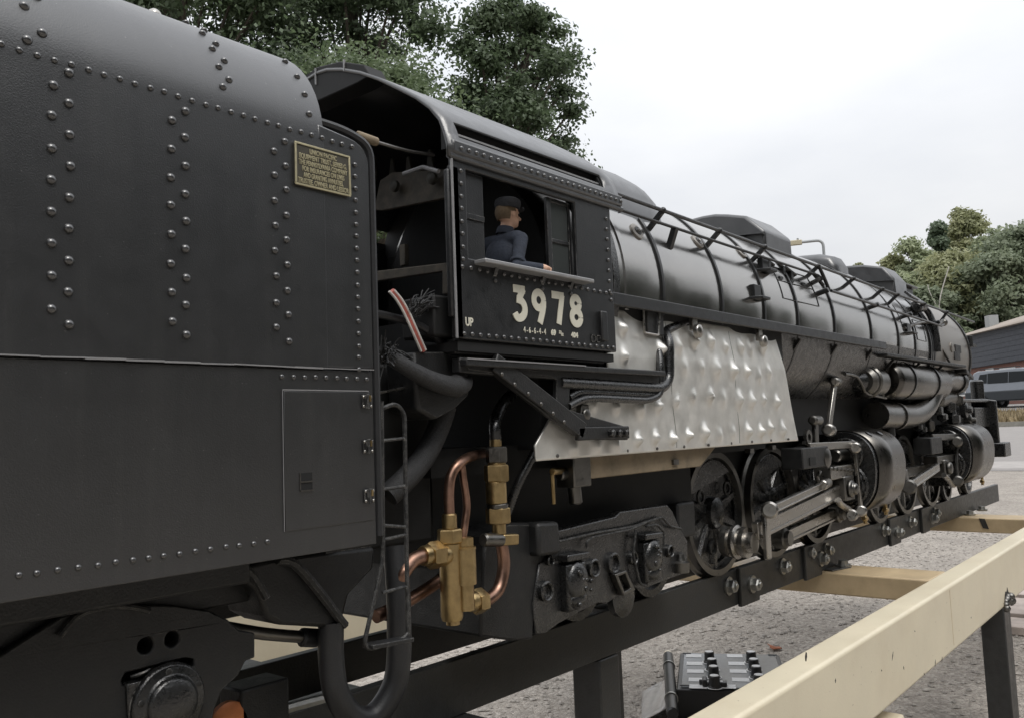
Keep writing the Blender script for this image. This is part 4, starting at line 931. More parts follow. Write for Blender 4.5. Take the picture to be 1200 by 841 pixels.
b = MB(); b.rod(at(902,597,-1.42),at(902,597,-1.56),.12,18); b.build('eccentric_bush','steel',loco)
ecc = rod_bar(at(902,597,-1.5), at(968,566,-1.5), -1.5, .12, .07, 'steel', 'eccentric_rod')
b = MB(); b.rod(at(964,568,-1.55),at(970,565,-1.4),.08); b.build('rod_pin','steel',ecc)
# link hanger block, slide bars, crosshead, valve spindle gear
MB().box(at(934,545,-1.45).x, at(965,545,-1.45).x, -1.55, -1.2, at(940,549,-1.45).z, at(940,524,-1.45).z).build('link_block','frame_black',loco,.02)
b = MB(); q = at(953,540,-1.56); b.box(q.x-.14,q.x+.1,-1.565,-1.54,q.z-.06,q.z+.06); b.build('link_slot','inside_black',loco)
b = MB(); b.lathe(at(966,536,-1.5),(0,-1,0),[(0,.16),(.06,.16),(.09,.08)],8); b.build('link_bush','steel_dark',loco)
guide = MB().box(at(967,550,-1.35).x, at(1013,550,-1.35).x, -1.45, -1.15, at(980,560,-1.35).z, at(980,545,-1.35).z).build('slide_bar','steel',loco,.015)
for k in range(8):
    q = at(972+k*4.5, 548.5+k*.3, -1.45); MB().lathe((q.x,-1.44,q.z),(0,-1,0),[(0,.03),(.03,.03),(.04,.015)],8).build('bar_bolt','steel_dark',guide)
q = at(989,572,-1.4); b = MB(); b.box(q.x-.2,q.x+.25,-1.5,-1.1,q.z-.2,q.z+.22); b.lathe((q.x,-1.5,q.z),(0,-1,0),[(0,.15),(.06,.15),(.06,.1),(.12,.1),(.14,.05)],18); b.build('crosshead','steel_dark',loco,.03)
b = MB(); b.tube([at(982,585,-1.48),at(985,590,-1.48),at(995,597,-1.48),at(1000,603,-1.48),at(1012,599,-1.48)], .055, 10, 4); b.rod(at(998,603,-1.55),at(999,603,-1.4),.1); b.build('union_link','steel',loco)
b = MB(); b.bar(at(1002,526,-1.5), at(1009,598,-1.5), .06, .09, (0,1,0)); b.rod(at(1009,598,-1.58),at(1009,598,-1.42),.1); b.rod(at(1002,524,-1.58),at(1002,524,-1.42),.1); b.build('combination_lever','steel',loco,.01)
b = MB(); b.bar(at(948,523,-1.5), at(1003,520,-1.5), .06, .12, (0,1,0)); b.build('radius_rod','steel',loco,.01)
b = MB(); b.bar(at(978,448,-1.35), at(971,500,-1.35), .07, .13, (0,1,0)); b.rod(at(978,447,-1.40),at(982,447,-1.30),.08); b.rod(at(970,503,-1.42),at(973,504,-1.34),.11); b.build('reach_lever','steel',loco,.015)
b = MB(); b.bar(at(955,495,-1.45), at(956,523,-1.45), .07, .14, (0,1,0)); b.rod(at(952,492,-1.48),at(960,492,-1.42),.08); b.build('lifting_link','steel_dark',loco,.015)
b = MB(); b.lathe(at(945,512,-1.45),(0,-1,0),[(0,.12),(.05,.12),(.05,.06),(0,.06)],16,caps=False); b.bar(at(942,518,-1.45),at(950,524,-1.45),.06,.06); b.build('lifting_eye','steel_dark',loco)
b = MB(); b.tube([at(960,566,-1.4),at(958,558,-1.4),at(961,552,-1.4)], .03, 8, 3); b.build('link_loop','steel',loco)
b = MB(); b.tube([at(990,438,-1.4),at(1004,441,-1.4),at(1012,455,-1.4),at(1016,461,-1.4),at(1038,466,-1.4)], .03, 8, 2); b.tube([at(1029,422,-1.4),at(1035,466,-1.4)], .035, 8, 1); b.build('lubricator_pipe','steel_dark',loco)
b = MB(); b.lathe(at(1000,446,-1.25),(1,0,0),[(0,.12),(.2,.2),(.5,.2),(.6,.1)],16); b.build('reverser','oily_black',loco)
# cylinders with steel jackets
def cyl_block(x0, x1, nm):
    sec = [(-.7,1.92),(-1.2,1.92),(-1.42,1.88),(-1.60,1.76),(-1.71,1.58),(-1.75,1.36),(-1.74,1.12),(-1.70,.90),(-1.60,.70),(-1.45,.56),(-1.25,.49),(-.7,.49)]
    sec = [(p.x, p.y) for p in smooth_path([Vector(q) for q in sec], 4)]
    for sy in (1, -1):
        L_ = [(y*-sy, z) for y, z in sec]; b = MB(); b.plate(L_, x0, x1, axis='x'); o = b.build(nm, 'oily_black', loco, .03, 2)
        b = MB(); k = len(sec); vs = [(x, y*-sy+(0), z) for x in (x0+.12, x1-.05) for y, z in sec]
        out_ = []
        for x in (x0+.14, x1-.05):
            for i, (y, z) in enumerate(sec):
                a = sec[max(i-1,0)]; c = sec[min(i+1,k-1)]; d = Vector((c[0]-a[0], c[1]-a[1])).normalized(); nn = Vector((d.y,-d.x))
                if nn.x > 0 and abs(nn.x) > .1: nn = -nn
                yy, zz = y+nn.x*.02, z+nn.y*.02*(1 if (z > 1.2) == (nn.y > 0) else -1); out_.append((x, yy*-sy, zz))
        b.add(out_, [(i, i+1, k+i+1, k+i) for i in range(k-1)]); jk = b.build('jacket', 'jacket_steel', o, solid=.012, ang=60)
        near = o if sy < 0 else o
        yv = sy*1.2
        for (yc, zc, r) in ((sy*1.26, 1.52, .30), (sy*1.22, .98, .40)):
            b = MB(); b.lathe((x0,yc,zc),(-1,0,0),[(0,r),(.03,r),(.05,r*.93),(.04,r*.86),(.08,r*.8),(.1,r*.35),(.22,r*.3),(.24,.03)],32); cv = b.build('cylinder_cover','oily_black',o)
            b = MB()
            for t in range(9): a = t*2*PI/9; b.lathe((x0-.04,yc+r*.9*math.cos(a),zc+r*.9*math.sin(a)),(-1,0,0),[(0,.022),(.03,.022),(.035,.012)],6)
            s_o = b.build('cover_studs','steel_dark',cv); s_o['kind'] = 'stuff'
    return o
XC1 = at(1012,560,-1.7).x
cyl_block(15.55, 17.3, 'rear_cylinder')
cyl_block(22.55, 25.1, 'front_cylinder')
for x in (15.55+.5, 15.55+1.1):
    MB().lathe((x,-1.50,1.84),(-0.0,-.6,.8),[(0,.07),(.05,.07),(.06,.04)],12).build('jacket_screw','oily_black',loco)
# cylinder steam chest spindle
MB().rod((15.0,-1.26,1.52),(15.5,-1.26,1.52),.11).build('spindle_guide','steel_dark',loco); MB().rod((14.6,-1.22,.98),(15.5,-1.22,.98),.07).build('piston_rod','steel_dark',loco)
# drain cocks
for x, z in ((15.8,.38),(17.0,.42),(25.1,.42)):
    b = MB(); b.rod((x,-1.4,z),(x+.14,-1.4,z-.02),.05); b.lathe((x+.08,-1.4,z-.1),(0,0,1),[(0,.035),(.22,.035)],12); b.build('drain_cock','brass',loco)
# motion of the front engine
f_side = rod_bar(at(1040,557,-1.1), at(1105,545,-1.1), -1.1, .22, .1, 'steel_dark', 'side_rod')
f_ecc = rod_bar(at(1065,569,-1.5), at(1099,546,-1.5), -1.5, .17, .08, 'steel', 'eccentric_rod')
b = MB(); b.rod(at(1065,570,-1.58),at(1065,570,-1.38),.15,18); b.build('eccentric_bush','steel_dark',loco)
b = MB(); b.bar(at(1060,550,-1.45),at(1064,578,-1.45),.07,.2); b.build('return_crank','steel_dark',loco,.02)
b = MB(); b.box(at(1087,522,-1.5).x,at(1100,522,-1.5).x,-1.58,-1.2,at(1090,532,-1.5).z,at(1090,512,-1.5).z); b.build('link_block','frame_black',loco,.02)
b = MB(); b.box(at(1096,540,-1.4).x,at(1120,540,-1.4).x,-1.45,-1.15,at(1105,542,-1.4).z,at(1105,533,-1.4).z); b.build('slide_bar','steel_dark',loco,.015)
q = at(1108,548,-1.45); b = MB(); b.box(q.x-.2,q.x+.2,-1.5,-1.1,q.z-.2,q.z+.2); b.lathe((q.x,-1.5,q.z),(0,-1,0),[(0,.15),(.08,.14),(.1,.06)],14); b.build('crosshead','steel_dark',loco,.03)
b = MB(); b.tube([at(1106,556,-1.48),at(1112,562,-1.48),at(1117,568,-1.48),at(1123,563,-1.48)], .06, 10, 4); b.build('union_link','steel',loco)
b = MB(); b.bar(at(1121,518,-1.5),at(1122,563,-1.5),.06,.12); b.rod(at(1122,563,-1.6),at(1122,563,-1.4),.13); b.rod(at(1121,517,-1.6),at(1121,517,-1.4),.13); b.build('combination_lever','steel_dark',loco,.01)
b = MB(); b.bar(at(1092,512,-1.5),at(1122,511,-1.5),.06,.14); b.build('radius_rod','steel_dark',loco,.01)
b = MB(); b.rod(at(1128,521,-1.5),at(1133,520,-1.4),.13); b.build('valve_crank','steel_dark',loco)
# steam pipes and reservoirs under the boards
def rodx(px0, py0, px1, py1, Y, r, nm, m='jacket_steel', n=28):
    a, c = at(px0, py0, Y), at(px1, py1, Y); zz = (a.z+c.z)/2; b = MB(); L_ = c.x-a.x
    b.lathe((a.x,Y,zz),(1,0,0),[(0,.02),(0,r*.8),(.05,r*.95),(.12,r),(L_-.12,r),(L_-.05,r*.95),(L_,r*.8),(L_,.02)],n); return b.build(nm, m, loco)
tk1 = rodx(1034,445,1096,450,-1.3,.40,'air_reservoir')
for px in (1050, 1079):
    x = at(px, 448, -1.3).x; MB().lathe((x,-1.3,at(1065,447,-1.3).z),(1,0,0),[(-.04,.40),(-.04,.425),(.04,.425),(.04,.40)],32,caps=False).build('reservoir_strap','band_black',tk1)
b = MB(); q = at(1016,447,-1.3); b.rod((q.x-.3,-1.3,q.z),(q.x+.6,-1.3,q.z),.28,24); b.rod((q.x-.1,-1.3,q.z),(q.x,-1.3,q.z),.32,24); b.build('air_pump','steel_dark',loco)
b = MB(); b.tube([at(1026,486,-1.3),at(1045,487,-1.3),at(1068,486,-1.3),at(1082,477,-1.32),at(1090,462,-1.35),at(1098,449,-1.35),at(1108,444,-1.3),at(1119,447,-1.25)], .26, 20, 6); sp_ = b.build('receiver_pipe','jacket_steel',loco)
MB().lathe(at(1048,487,-1.3),(1,0,.0),[(-.06,.26),(-.06,.29),(.06,.29),(.06,.26)],24,caps=False).build('pipe_joint','steel_dark',sp_)
b = MB(); b.lathe(at(1117,447,-1.25),(1,0,0),[(0,.3),(.15,.33),(.3,.3)],24); b.build('pipe_flange','oily_black',sp_)
MB().rod(at(1095,468,-1.1),at(1112,465,-1.1),.22,20).build('exhaust_pipe','steel_dark',loco)
b = MB(); b.rod(at(1041,497,-1.3),at(1042,512,-1.3),.12); b.build('pipe_support','frame_black',loco)
# clutter of small fittings between the engines
for px, py, r in ((1098,480,.13),(1104,488,.12),(1112,478,.16),(1120,470,.18),(1127,480,.2),(1118,492,.16),(1075,500,.1),(1080,503,.1),(1090,500,.1),(1132,492,.15)):
    a = at(px, py, -1.2); b = MB(); ax = random.choice(((1,0,0),(0,-1,0),(0,0,1))); b.lathe(a, ax, [(-.1,r*.6),(-.05,r),(.12,r),(.15,r*.5),(.25,r*.4)], random.choice((6,12,16))); b.build('fitting', random.choice(('oily_black','steel_dark','oily_black')), loco)
MB().box(at(1116,480,-1.1).x, at(1134,480,-1.1).x, -1.2, -.2, at(1120,500,-1.1).z, at(1120,470,-1.1).z).build('oil_tank','oily_black',loco,.02)
MB().box(at(1140,480,-1.2).x, at(1158,480,-1.2).x, -1.25, -.2, at(1150,500,-1.2).z, at(1150,477,-1.2).z).build('tool_box','oily_black',loco,.02)
# leading truck, front buffer plate and pilot
for x in (at(1112,587,-.86).x, at(1136,577,-.86).x): small_wheel(loco, x, .45, nm='truck_wheel')
fx = at(1160,470,-1.3).x
MB().plate([(-1.45,1.15),(1.45,1.15),(1.45,2.55),(1.1,2.62),(-1.1,2.62),(-1.45,2.55)], fx, fx+.15, axis='x').build('front_shield','oily_black',loco,.03)
MB().box(fx-3.5, fx, -1.3, 1.3, 2.5, 2.58).build('front_platform','oily_black',loco,.02)
MB().box(fx-.1, fx+.7, -1.6, 1.6, .95, 1.35).build('buffer_beam','oily_black',loco,.03)
b = MB(); q = at(1145,453,-.9); b.rod((q.x,-.9,2.55),(q.x,-.9,q.z+.2),.18); b.build('flag_socket','oily_black',loco)
# trailing truck
yt2 = -1.30
tf = MB().plate(xz([(650,632),(655,621),(721,605),(727,599),(782,591),(788,598),(797,619),(806,633),(806,660),(800,672),(752,690),(742,686),(730,694),(712,706),(700,706),(680,716),(655,730),(640,741),(628,743),(625,705),(632,660),(645,655)], yt2), yt2, yt2+.14).build('trailing_truck_frame','oily_black',loco,.012)
MB().plate(xz([(627,612),(652,610),(655,648),(628,652)], -1.36), -1.4, -1.2).build('frame_cap','frame_black',tf,.04)
def plow():
    b = MB(); b.plate(xz([(598,620),(648,612),(645,655),(626,700),(622,745),(610,750),(480,750),(480,640),(560,612)], -1.25), -1.3, -.4); return b.build('truck_end','frame_black',loco,.03)
MB().plate(xz([(565,625),(600,612),(652,612),(648,655),(630,665),(625,700),(622,748),(598,750),(560,745)], -1.25), -1.28, .9).build('truck_end_casting','frame_black',loco,.04)
for (px, py, w_, h_) in ((674,686,34,62),(763,657,34,60)):
    c = at(px, py, yt2-.06); hw = w_/2*.0085; hh = h_/2*.0078
    o = MB().box(c.x-hw*1.15, c.x+hw*1.15, yt2-.10, yt2+.02, c.z-hh, c.z+hh).build('axle_box','oily_black',tf,.03)
    b = MB(); b.sphere((c.x,yt2-.09,c.z+.04), .17, 16, 10, (1,.45,1.25)); b.sphere((c.x,yt2-.10,c.z-.13), .14, 14, 8, (1,.4,.7)); b.build('box_cover','oily_black',o)
    for k in range(9):
        a = random.uniform(0, 6.28); rr_ = random.uniform(.05,.17); b = MB(); b.sphere((c.x+rr_*math.cos(a),yt2-.15,c.z+rr_*1.2*math.sin(a)), random.uniform(.018,.03), 8, 6); b.build('cover_nut','oily_black',o)
    MB().bar((c.x-hw*1.3,yt2-.06,c.z+hh+.06),(c.x+hw*1.3,yt2-.06,c.z+hh+.05),.14,.07).build('horn_cover','oily_black',tf,.015)
def ring_boss(px, py, r, par=tf):
    c = at(px, py, yt2); b = MB(); b.lathe((c.x,yt2+.01,c.z),(0,-1,0),[(0,r),(.05,r),(.06,r*.85),(.05,r*.72),(.012,r*.7),(.012,.01)],22); return b.build('boss','oily_black',par)
for px, py, r in ((638,692,.10),(694,665,.10),(717,659,.115),(740,653,.075),(783,645,.075),(642,656,.05)): ring_boss(px, py, r)
b = MB(); b.plate(xz([(714,672),(727,667),(738,690),(724,697)], yt2), yt2-.08, yt2, [xz([(718,674),(726,671),(733,688),(725,692)], yt2)]); b.build('brake_link','steel_dark',tf,.01)
b = MB(); b.lathe(at(724,698,yt2+.1),(0,-1,0),[(0,.22),(.08,.22),(.1,.12)],22); b.build('equaliser_end','oily_black',tf)
pipe([(655,634),(697,624),(740,617),(776,605),(785,616),(798,619)], yt2-.04, .016, 'frame_black','lubricator_line',.06,tf,8)
pipe([(688,642),(687,634),(694,629),(738,620),(755,613)], yt2-.05, .014, 'frame_black','lubricator_line',.06,tf,8)
pipe([(745,620),(742,650),(750,684),(758,686),(757,660)], yt2-.06, .016, 'frame_black','lubricator_line',.06,tf,8)
pipe([(757,616),(770,614),(778,622),(778,640)], yt2-.06, .016, 'frame_black','lubricator_line',.06,tf,8)
b = MB(); q = at(796,660,yt2); b.lathe((q.x,yt2-.02,q.z-.1),(0,0,1),[(0,.1),(.12,.11),(.14,.07),(.22,.05),(.24,.02)],12); b.build('oil_cup','steel_dark',tf)
for x in (at(690,690,-1.0).x, at(775,665,-1.0).x): small_wheel(loco, x, .5, nm='trailing_wheel')
# cradle behind the trailing truck
MB().box(9.5, 10.5, -.68, -.4, .3, 1.6).build('frame_stay','frame_black',loco,.03)
q = at(797,610,-1.0); MB().box(q.x-.25,q.x+.2,-1.12,-.95,q.z-.2,q.z+.25).build('spring_block','frame_black',loco,.03)

# brass valves and copper pipes behind the ladder
YV = -1.45
def V_(px, py, Y=YV): return at(px, py, Y)
cop1 = MB().tube([V_(572,530,-1.1),V_(556,533,-1.3),V_(540,541),V_(529,556),V_(526,578),V_(527,604)], .045, 14, 6).build('copper_pipe','copper',loco)
MB().tube([V_(541,545),V_(543,560),V_(547,590),V_(545,612),V_(541,640)], .034, 12, 6).build('copper_pipe','copper',loco)
MB().tube([V_(505,651),V_(492,652),V_(481,659),V_(470,676),V_(462,700,-1.3)], .06, 14, 6).build('copper_pipe','copper',loco)
MB().tube([V_(440,722,-1.25),V_(470,708,-1.25),V_(500,690,-1.25),V_(526,672,-1.25)], .055, 14, 5).build('copper_pipe','copper',loco)
MB().tube([V_(556,706),V_(570,703),V_(584,690),V_(590,668),V_(590,650),V_(586,630)], .058, 14, 6).build('copper_pipe','copper',loco)
def vstack(nm, spec, par=loco):     # spec: (px, y0, y1, radius, sides, material)
    for k, (px, y0, y1, r, n, m) in enumerate(spec):
        a, c = V_(px, y1), V_(px, y0); c.x = a.x; b = MB(); L_ = (c-a).length; e = .012
        b.lathe(a, c-a, [(0,r-e),(e,r),(L_-e,r),(L_,r-e)], n); b.build(nm if k == 0 else ('nut' if n == 6 else 'neck'), m, par)
vb = MB(); a = V_(530,726); c = V_(530,636); c.x = a.x; vb.lathe(a,c-a,[(0,.085),(.03,.095),((c-a).length,.095)],24)
a2 = V_(546,714,YV-.06); c2 = V_(545,642,YV-.06); c2.x = a2.x; vb.lathe(a2,c2-a2,[(0,.075),((c2-a2).length*.42,.075),((c2-a2).length*.42,.10),((c2-a2).length,.10)],24)
vbody = vb.build('valve_body','brass',loco)
b = MB(); d = V_(531,731); b.lathe(d,(0,0,1),[(0,.06),(.06,.06),(.07,.075),(.1,.075)],20); b.build('drain_plug','brass',vbody)
b = MB(); d = V_(545,643,YV-.06); b.lathe(d,(0,0,1),[(0,.095),(.02,.095),(.03,.06)],22); b.hexa(d+Vector((0,0,.03)), d+Vector((0,0,.10)), .075); b.build('valve_cap','brass',vbody)
vstack('union_nut', [(527,619,636,.11,6,'brass'),(527,601,620,.065,16,'brass')])
def hnut(px0, px1, py, r, Y=YV, nm='union_nut', n=6, m='brass'):
    a, c = V_(px0, py, Y), V_(px1, py, Y); c.z = a.z; b = MB(); L_ = (c-a).length; b.lathe(a, c-a, [(0,r*.9),(.02,r),(L_-.02,r),(L_,r*.9)], n); return b.build(nm, m, loco)
hnut(502,516,651,.115); hnut(495,504,651,.085,n=18,nm='ferrule'); hnut(514,524,651,.09,n=18,nm='ferrule')
hnut(556,566,705,.115); hnut(549,557,705,.09,n=18,nm='ferrule')
vstack('check_valve', [(582,563,590,.095,24,'brass'),(582,544,564,.115,6,'brass'),(582,523,542,.10,6,'steel_dark'),(581,513,524,.055,16,'brass'),(583,589,596,.10,24,'steel_dark'),(584,594,613,.115,6,'brass'),(585,612,626,.065,16,'brass'),(582,541,545,.085,18,'brass')])
b = MB(); b.rod(V_(566,632,YV-.02),V_(588,632,YV-.02),.06,16); b.build('valve_barrel','steel_dark',loco)
b = MB(); b.bar(V_(586,632,YV-.02),V_(604,631,YV-.02),.1,.1); b.build('valve_square','brass',loco,.015)
MB().tube([V_(581,516),V_(580,500),V_(583,485,-1.4),V_(594,467,-1.35),V_(612,452,-1.2)], .055, 12, 5).build('feed_pipe','oily_black',loco)
# hoses, cables and plates between tender and cab
b = MB(); b.plate(xz([(478,413),(541,412),(545,440),(546,462),(530,478),(505,492),(484,480)], -1.5), -1.55, -1.2); b.build('rear_apron','frame_black',loco,.03)
MB().box(5.0, 5.6, -1.6, -1.2, 2.95, 3.3).build('seat_box','inside_black',loco,.02)
MB().tube([V_(443,412,-1.55),V_(458,419,-1.58),V_(480,432,-1.62),V_(505,445,-1.64),V_(528,452,-1.64),V_(544,450,-1.62),V_(551,442,-1.6)], lambda t: .05+.055*t if t < .72 else .09*max(0,1-(t-.72)/.28)**.8+.012, 14, 6).build('braided_sleeve','braid',loco)
MB().tube([V_(522,476,-1.3),V_(514,500,-1.3),V_(500,530,-1.3),V_(480,556,-1.3),V_(455,580,-1.25)], .10, 14, 6).build('braided_hose','braid',loco)
MB().tube([V_(436,367,-1.5),V_(460,372,-1.5),V_(488,380,-1.5),V_(508,393,-1.5),V_(524,410,-1.45)], .035, 10, 6).build('brake_hose','rubber',loco)
cb_ = MB().tube([V_(459,341,-1.58),V_(468,352,-1.58),V_(477,368,-1.58),V_(486,388,-1.58),V_(496,411,-1.55)], .026, 10, 6).build('red_cable','red_cable',loco)
for off in (-.026, .026):
    pts_ = [V_(459,341,-1.6),V_(468,352,-1.6),V_(477,368,-1.6),V_(486,388,-1.6),V_(496,411,-1.57)]
    MB().tube([p+Vector((off,0,off*.25)) for p in pts_], .011, 8, 6).build('cable_edge','white_cable',cb_)
b = MB()
for k in range(70):
    a = V_(random.uniform(478,492), random.uniform(360,372), -1.55); e = V_(500+random.gauss(0,9), 354+random.gauss(0,6), -1.55+random.uniform(-.1,.1)); m_ = (a+e)/2+Vector((0,0,random.uniform(0,.05))); b.tube([a,m_,e], .006, 4, 2, False)
for k in range(70):
    a = V_(random.uniform(445,462), random.uniform(410,424), -1.6); e = a+Vector((random.gauss(-.02,.08),random.gauss(-.03,.05),random.gauss(.03,.07))); b.tube([a,(a+e)/2+Vector((0,0,.03)),e], .006, 4, 2, False)
fr = b.build('frayed_strands','braid',loco); fr['kind'] = 'stuff'
MB().tube([V_(440,461,-1.4),V_(478,454,-1.4),V_(490,462,-1.4)], .012, 6, 2).build('tie_wire','steel',loco)
MB().box(4.6, 5.4, -1.1, 1.1, 1.2, 2.75).build('drag_box','inside_black',loco,.03)

# ------------------------------------------------------------------ the driver figure in the cab window
def capsule(b, p, q, r0, r1, n=14):
    p = Vector(p); q = Vector(q); b.cyl(p, q, r0, r1, n=n); b.sphere(p, r0, n, 10); b.sphere(q, r1, n, 10)
def person():
    hc = at(596, 252, -1.42)       # middle of the head, model metres
    root = thing('person', 'model driver figure in dark jacket and flat cap leaning out of the cab window', 'person', w((hc.x, hc.y, 2.9)))
    k = 1.18; H = hc
    def P(dx, dy, dz): return Vector((H.x+dx*k, H.y+dy*k, H.z+dz*k))
    b = MB()
    # torso, hips, legs (seated), neck
    b.sphere(P(-.05,.03,-.36), .165*k, 20, 14, (.74,1.05,1.0)); b.sphere(P(-.04,.03,-.56), .15*k, 20, 14, (.8,1.0,1.2)); b.sphere(P(-.02,.03,-.73), .17*k, 18, 12, (.9,1.05,.9))
    capsule(b, P(-.05,-.12,-.225), P(-.05,.18,-.225), .066*k, .066*k); capsule(b, P(-.045,.03,-.22), P(-.01,.01,-.08), .058*k, .054*k)
    for s_ in (-.10, .14): capsule(b, P(0,s_,-.76), P(.36,s_,-.74), .085*k, .065*k); capsule(b, P(.36,s_,-.74), P(.36,s_,-1.05), .062*k, .05*k)
    # head: skull, jaw, nose, brow, ears
    f_ = Vector((math.cos(math.radians(-14)), math.sin(math.radians(-14)), 0)); sd = Vector((-f_.y, f_.x, 0))
    def Hd(a, s_, z): return H+f_*(a*k)+sd*(s_*k)+Vector((0,0,z*k))
    rot = Matrix((f_, sd, Vector((0,0,1)))).transposed()
    b.sphere(Hd(-.012,0,.02), .098*k, 20, 14, (1.0,.80,1.02), rot); b.sphere(Hd(.03,0,-.045), .066*k, 18, 12, (.95,.82,1.05), rot); b.sphere(Hd(.062,0,-.082), .028*k, 12, 8, (1,1.1,.8), rot)
    capsule(b, Hd(.088,0,.0), Hd(.112,0,-.026), .010*k, .016*k, 8); b.sphere(Hd(.082,0,.018), .02*k, 10, 8, (.6,2.0,.6), rot); b.sphere(Hd(.083,0,-.053), .014*k, 8, 6, (.8,1.7,.8), rot)
    for s_ in (-1, 1): b.sphere(Hd(-.005,s_*.079,-.008), .028*k, 12, 8, (.65,.32,1.05), rot)
    # arms: upper arm, forearm on the arm rest, fist with fingers
    sh, el_, wr = P(-.04,-.155,-.235), at(606,312,-1.66), at(634,314,-1.80)
    capsule(b, sh, el_, .058*k, .048*k); capsule(b, el_, wr, .05*k, .036*k)
    hd = at(640,315.5,-1.82); d = (hd-wr).normalized(); upv = Vector((0,0,1)); sv = d.cross(upv).normalized()
    b.sphere(wr.lerp(hd,.55), .042*k, 12, 8, (1.1,.9,.8))
    for i in range(4):
        o_ = hd+sv*((i-1.5)*.019*k)+upv*.012; tip = o_+d*.028*k-upv*.008; capsule(b, o_, tip, .0115*k, .011*k, 8); capsule(b, tip, tip-upv*(.032-.003*i)*k-d*.006, .011*k, .0095*k, 8)
    capsule(b, wr.lerp(hd,.5)-sv*.03*k, hd-sv*.038*k+d*.018+upv*.012, .013*k, .011*k, 8)
    sh2 = P(-.04,.24,-.25); e2 = P(.10,.30,-.50); w2 = P(.34,.22,-.48); capsule(b, sh2, e2, .068*k, .055*k); capsule(b, e2, w2, .052*k, .038*k); b.sphere(w2+Vector((.06,0,0)), .042*k, 12, 8, (1.3,.8,.8))
    o = b.build('body', 'jacket_cloth', root)
    rm = o.modifiers.new('skin', 'REMESH'); rm.mode = 'VOXEL'; rm.voxel_size = .0095*S
    sm = o.modifiers.new('soft', 'SMOOTH'); sm.iterations = 3; sm.factor = .5
    dg = bpy.context.evaluated_depsgraph_get(); dg.update(); me = bpy.data.meshes.new_from_object(o.evaluated_get(dg)); o.modifiers.clear(); o.data = me
    me.materials.clear()
    for m in ('jacket_cloth', 'skin', 'trouser_cloth'): me.materials.append(MATS[m])
    org = wloc(root); zn = (H.z-.135*k)*S+HR; zt = (H.z-.70*k)*S+HR; hw_ = w(wr.lerp(hd,.12)); w2w = w(w2+Vector((.02,0,0)))
    for p in me.polygons:
        c = p.center+org; p.use_smooth = True
        hand = ((c-w(hd)).length < .085*S and (c-hw_).dot(d) > 0) or ((c-w(w2+Vector((.06,0,0)))).length < .075*S)
        p.material_index = 1 if (c.z > zn and abs(c.x-H.x*S) < .16*S) or hand else (2 if c.z < zt else 0)
    # hair cap at the back and sides, flat cap with short brim, collar, eyes
    b = MB(); b.sphere(Hd(-.022,0,.012), .102*k, 22, 14, (.99,.83,1.0), rot)
    b.v = [v for v in b.v]; hb = b.build('hair', 'hair', root)
    bm = bmesh.new(); bm.from_mesh(hb.data); org2 = wloc(root)
    kill = [v for v in bm.verts if ((v.co+org2-w(H)).dot(f_) > .022*k*S and (v.co+org2-w(H)).z < .05*k*S) or (v.co+org2-w(H)).z < -.058*k*S or ((v.co+org2-w(H)).dot(f_) > -.03*k*S and (v.co+org2-w(H)).z < -.0*k*S)]
    bmesh.ops.delete(bm, geom=kill, context='VERTS'); bm.to_mesh(hb.data); bm.free()
    b = MB(); c = Hd(-.008,0,.045); ax = (Vector((0,0,1))+f_*.06).normalized(); b.lathe(c, ax, [(0,.101*k),(.02*k,.106*k),(.045*k,.110*k),(.07*k,.105*k),(.085*k,.085*k),(.093*k,.05*k),(.095*k,.004)], 28); cap = b.build('cap', 'cap_cloth', root)
    b = MB(); pr = [Hd(.09+.05*math.cos(a)*1.0, .075*math.sin(a), .05-.012*math.cos(a)) for a in np.linspace(-PI/2, PI/2, 11)]; b.add([p for p in pr]+[p+Vector((0,0,.012)) for p in pr], [tuple(range(11)), tuple(range(11,22))[::-1]]+[(i,i+1,i+12,i+11) for i in range(10)]+[(10,0,11,21)]); b.build('brim', 'cap_cloth', cap)
    b = MB(); b.lathe(P(-.03,.02,-.17), (.15,-.03,1), [(0,.08*k),(.05*k,.072*k),(.062*k,.066*k),(.05*k,.06*k)], 22, caps=False); b.build('collar', 'jacket_cloth', root)
    for s_ in (-1, 1): MB().sphere(Hd(.085,s_*.03,.004), .010*k, 8, 6).build('eye', 'plastic_black', root)
    b = MB(); b.lathe(el_.lerp(sh,.12), (sh-el_), [(0,.064*k),(.02,.066*k),(.03,.064*k)], 18, caps=False); b.build('sleeve_fold', 'jacket_cloth', root)
person()

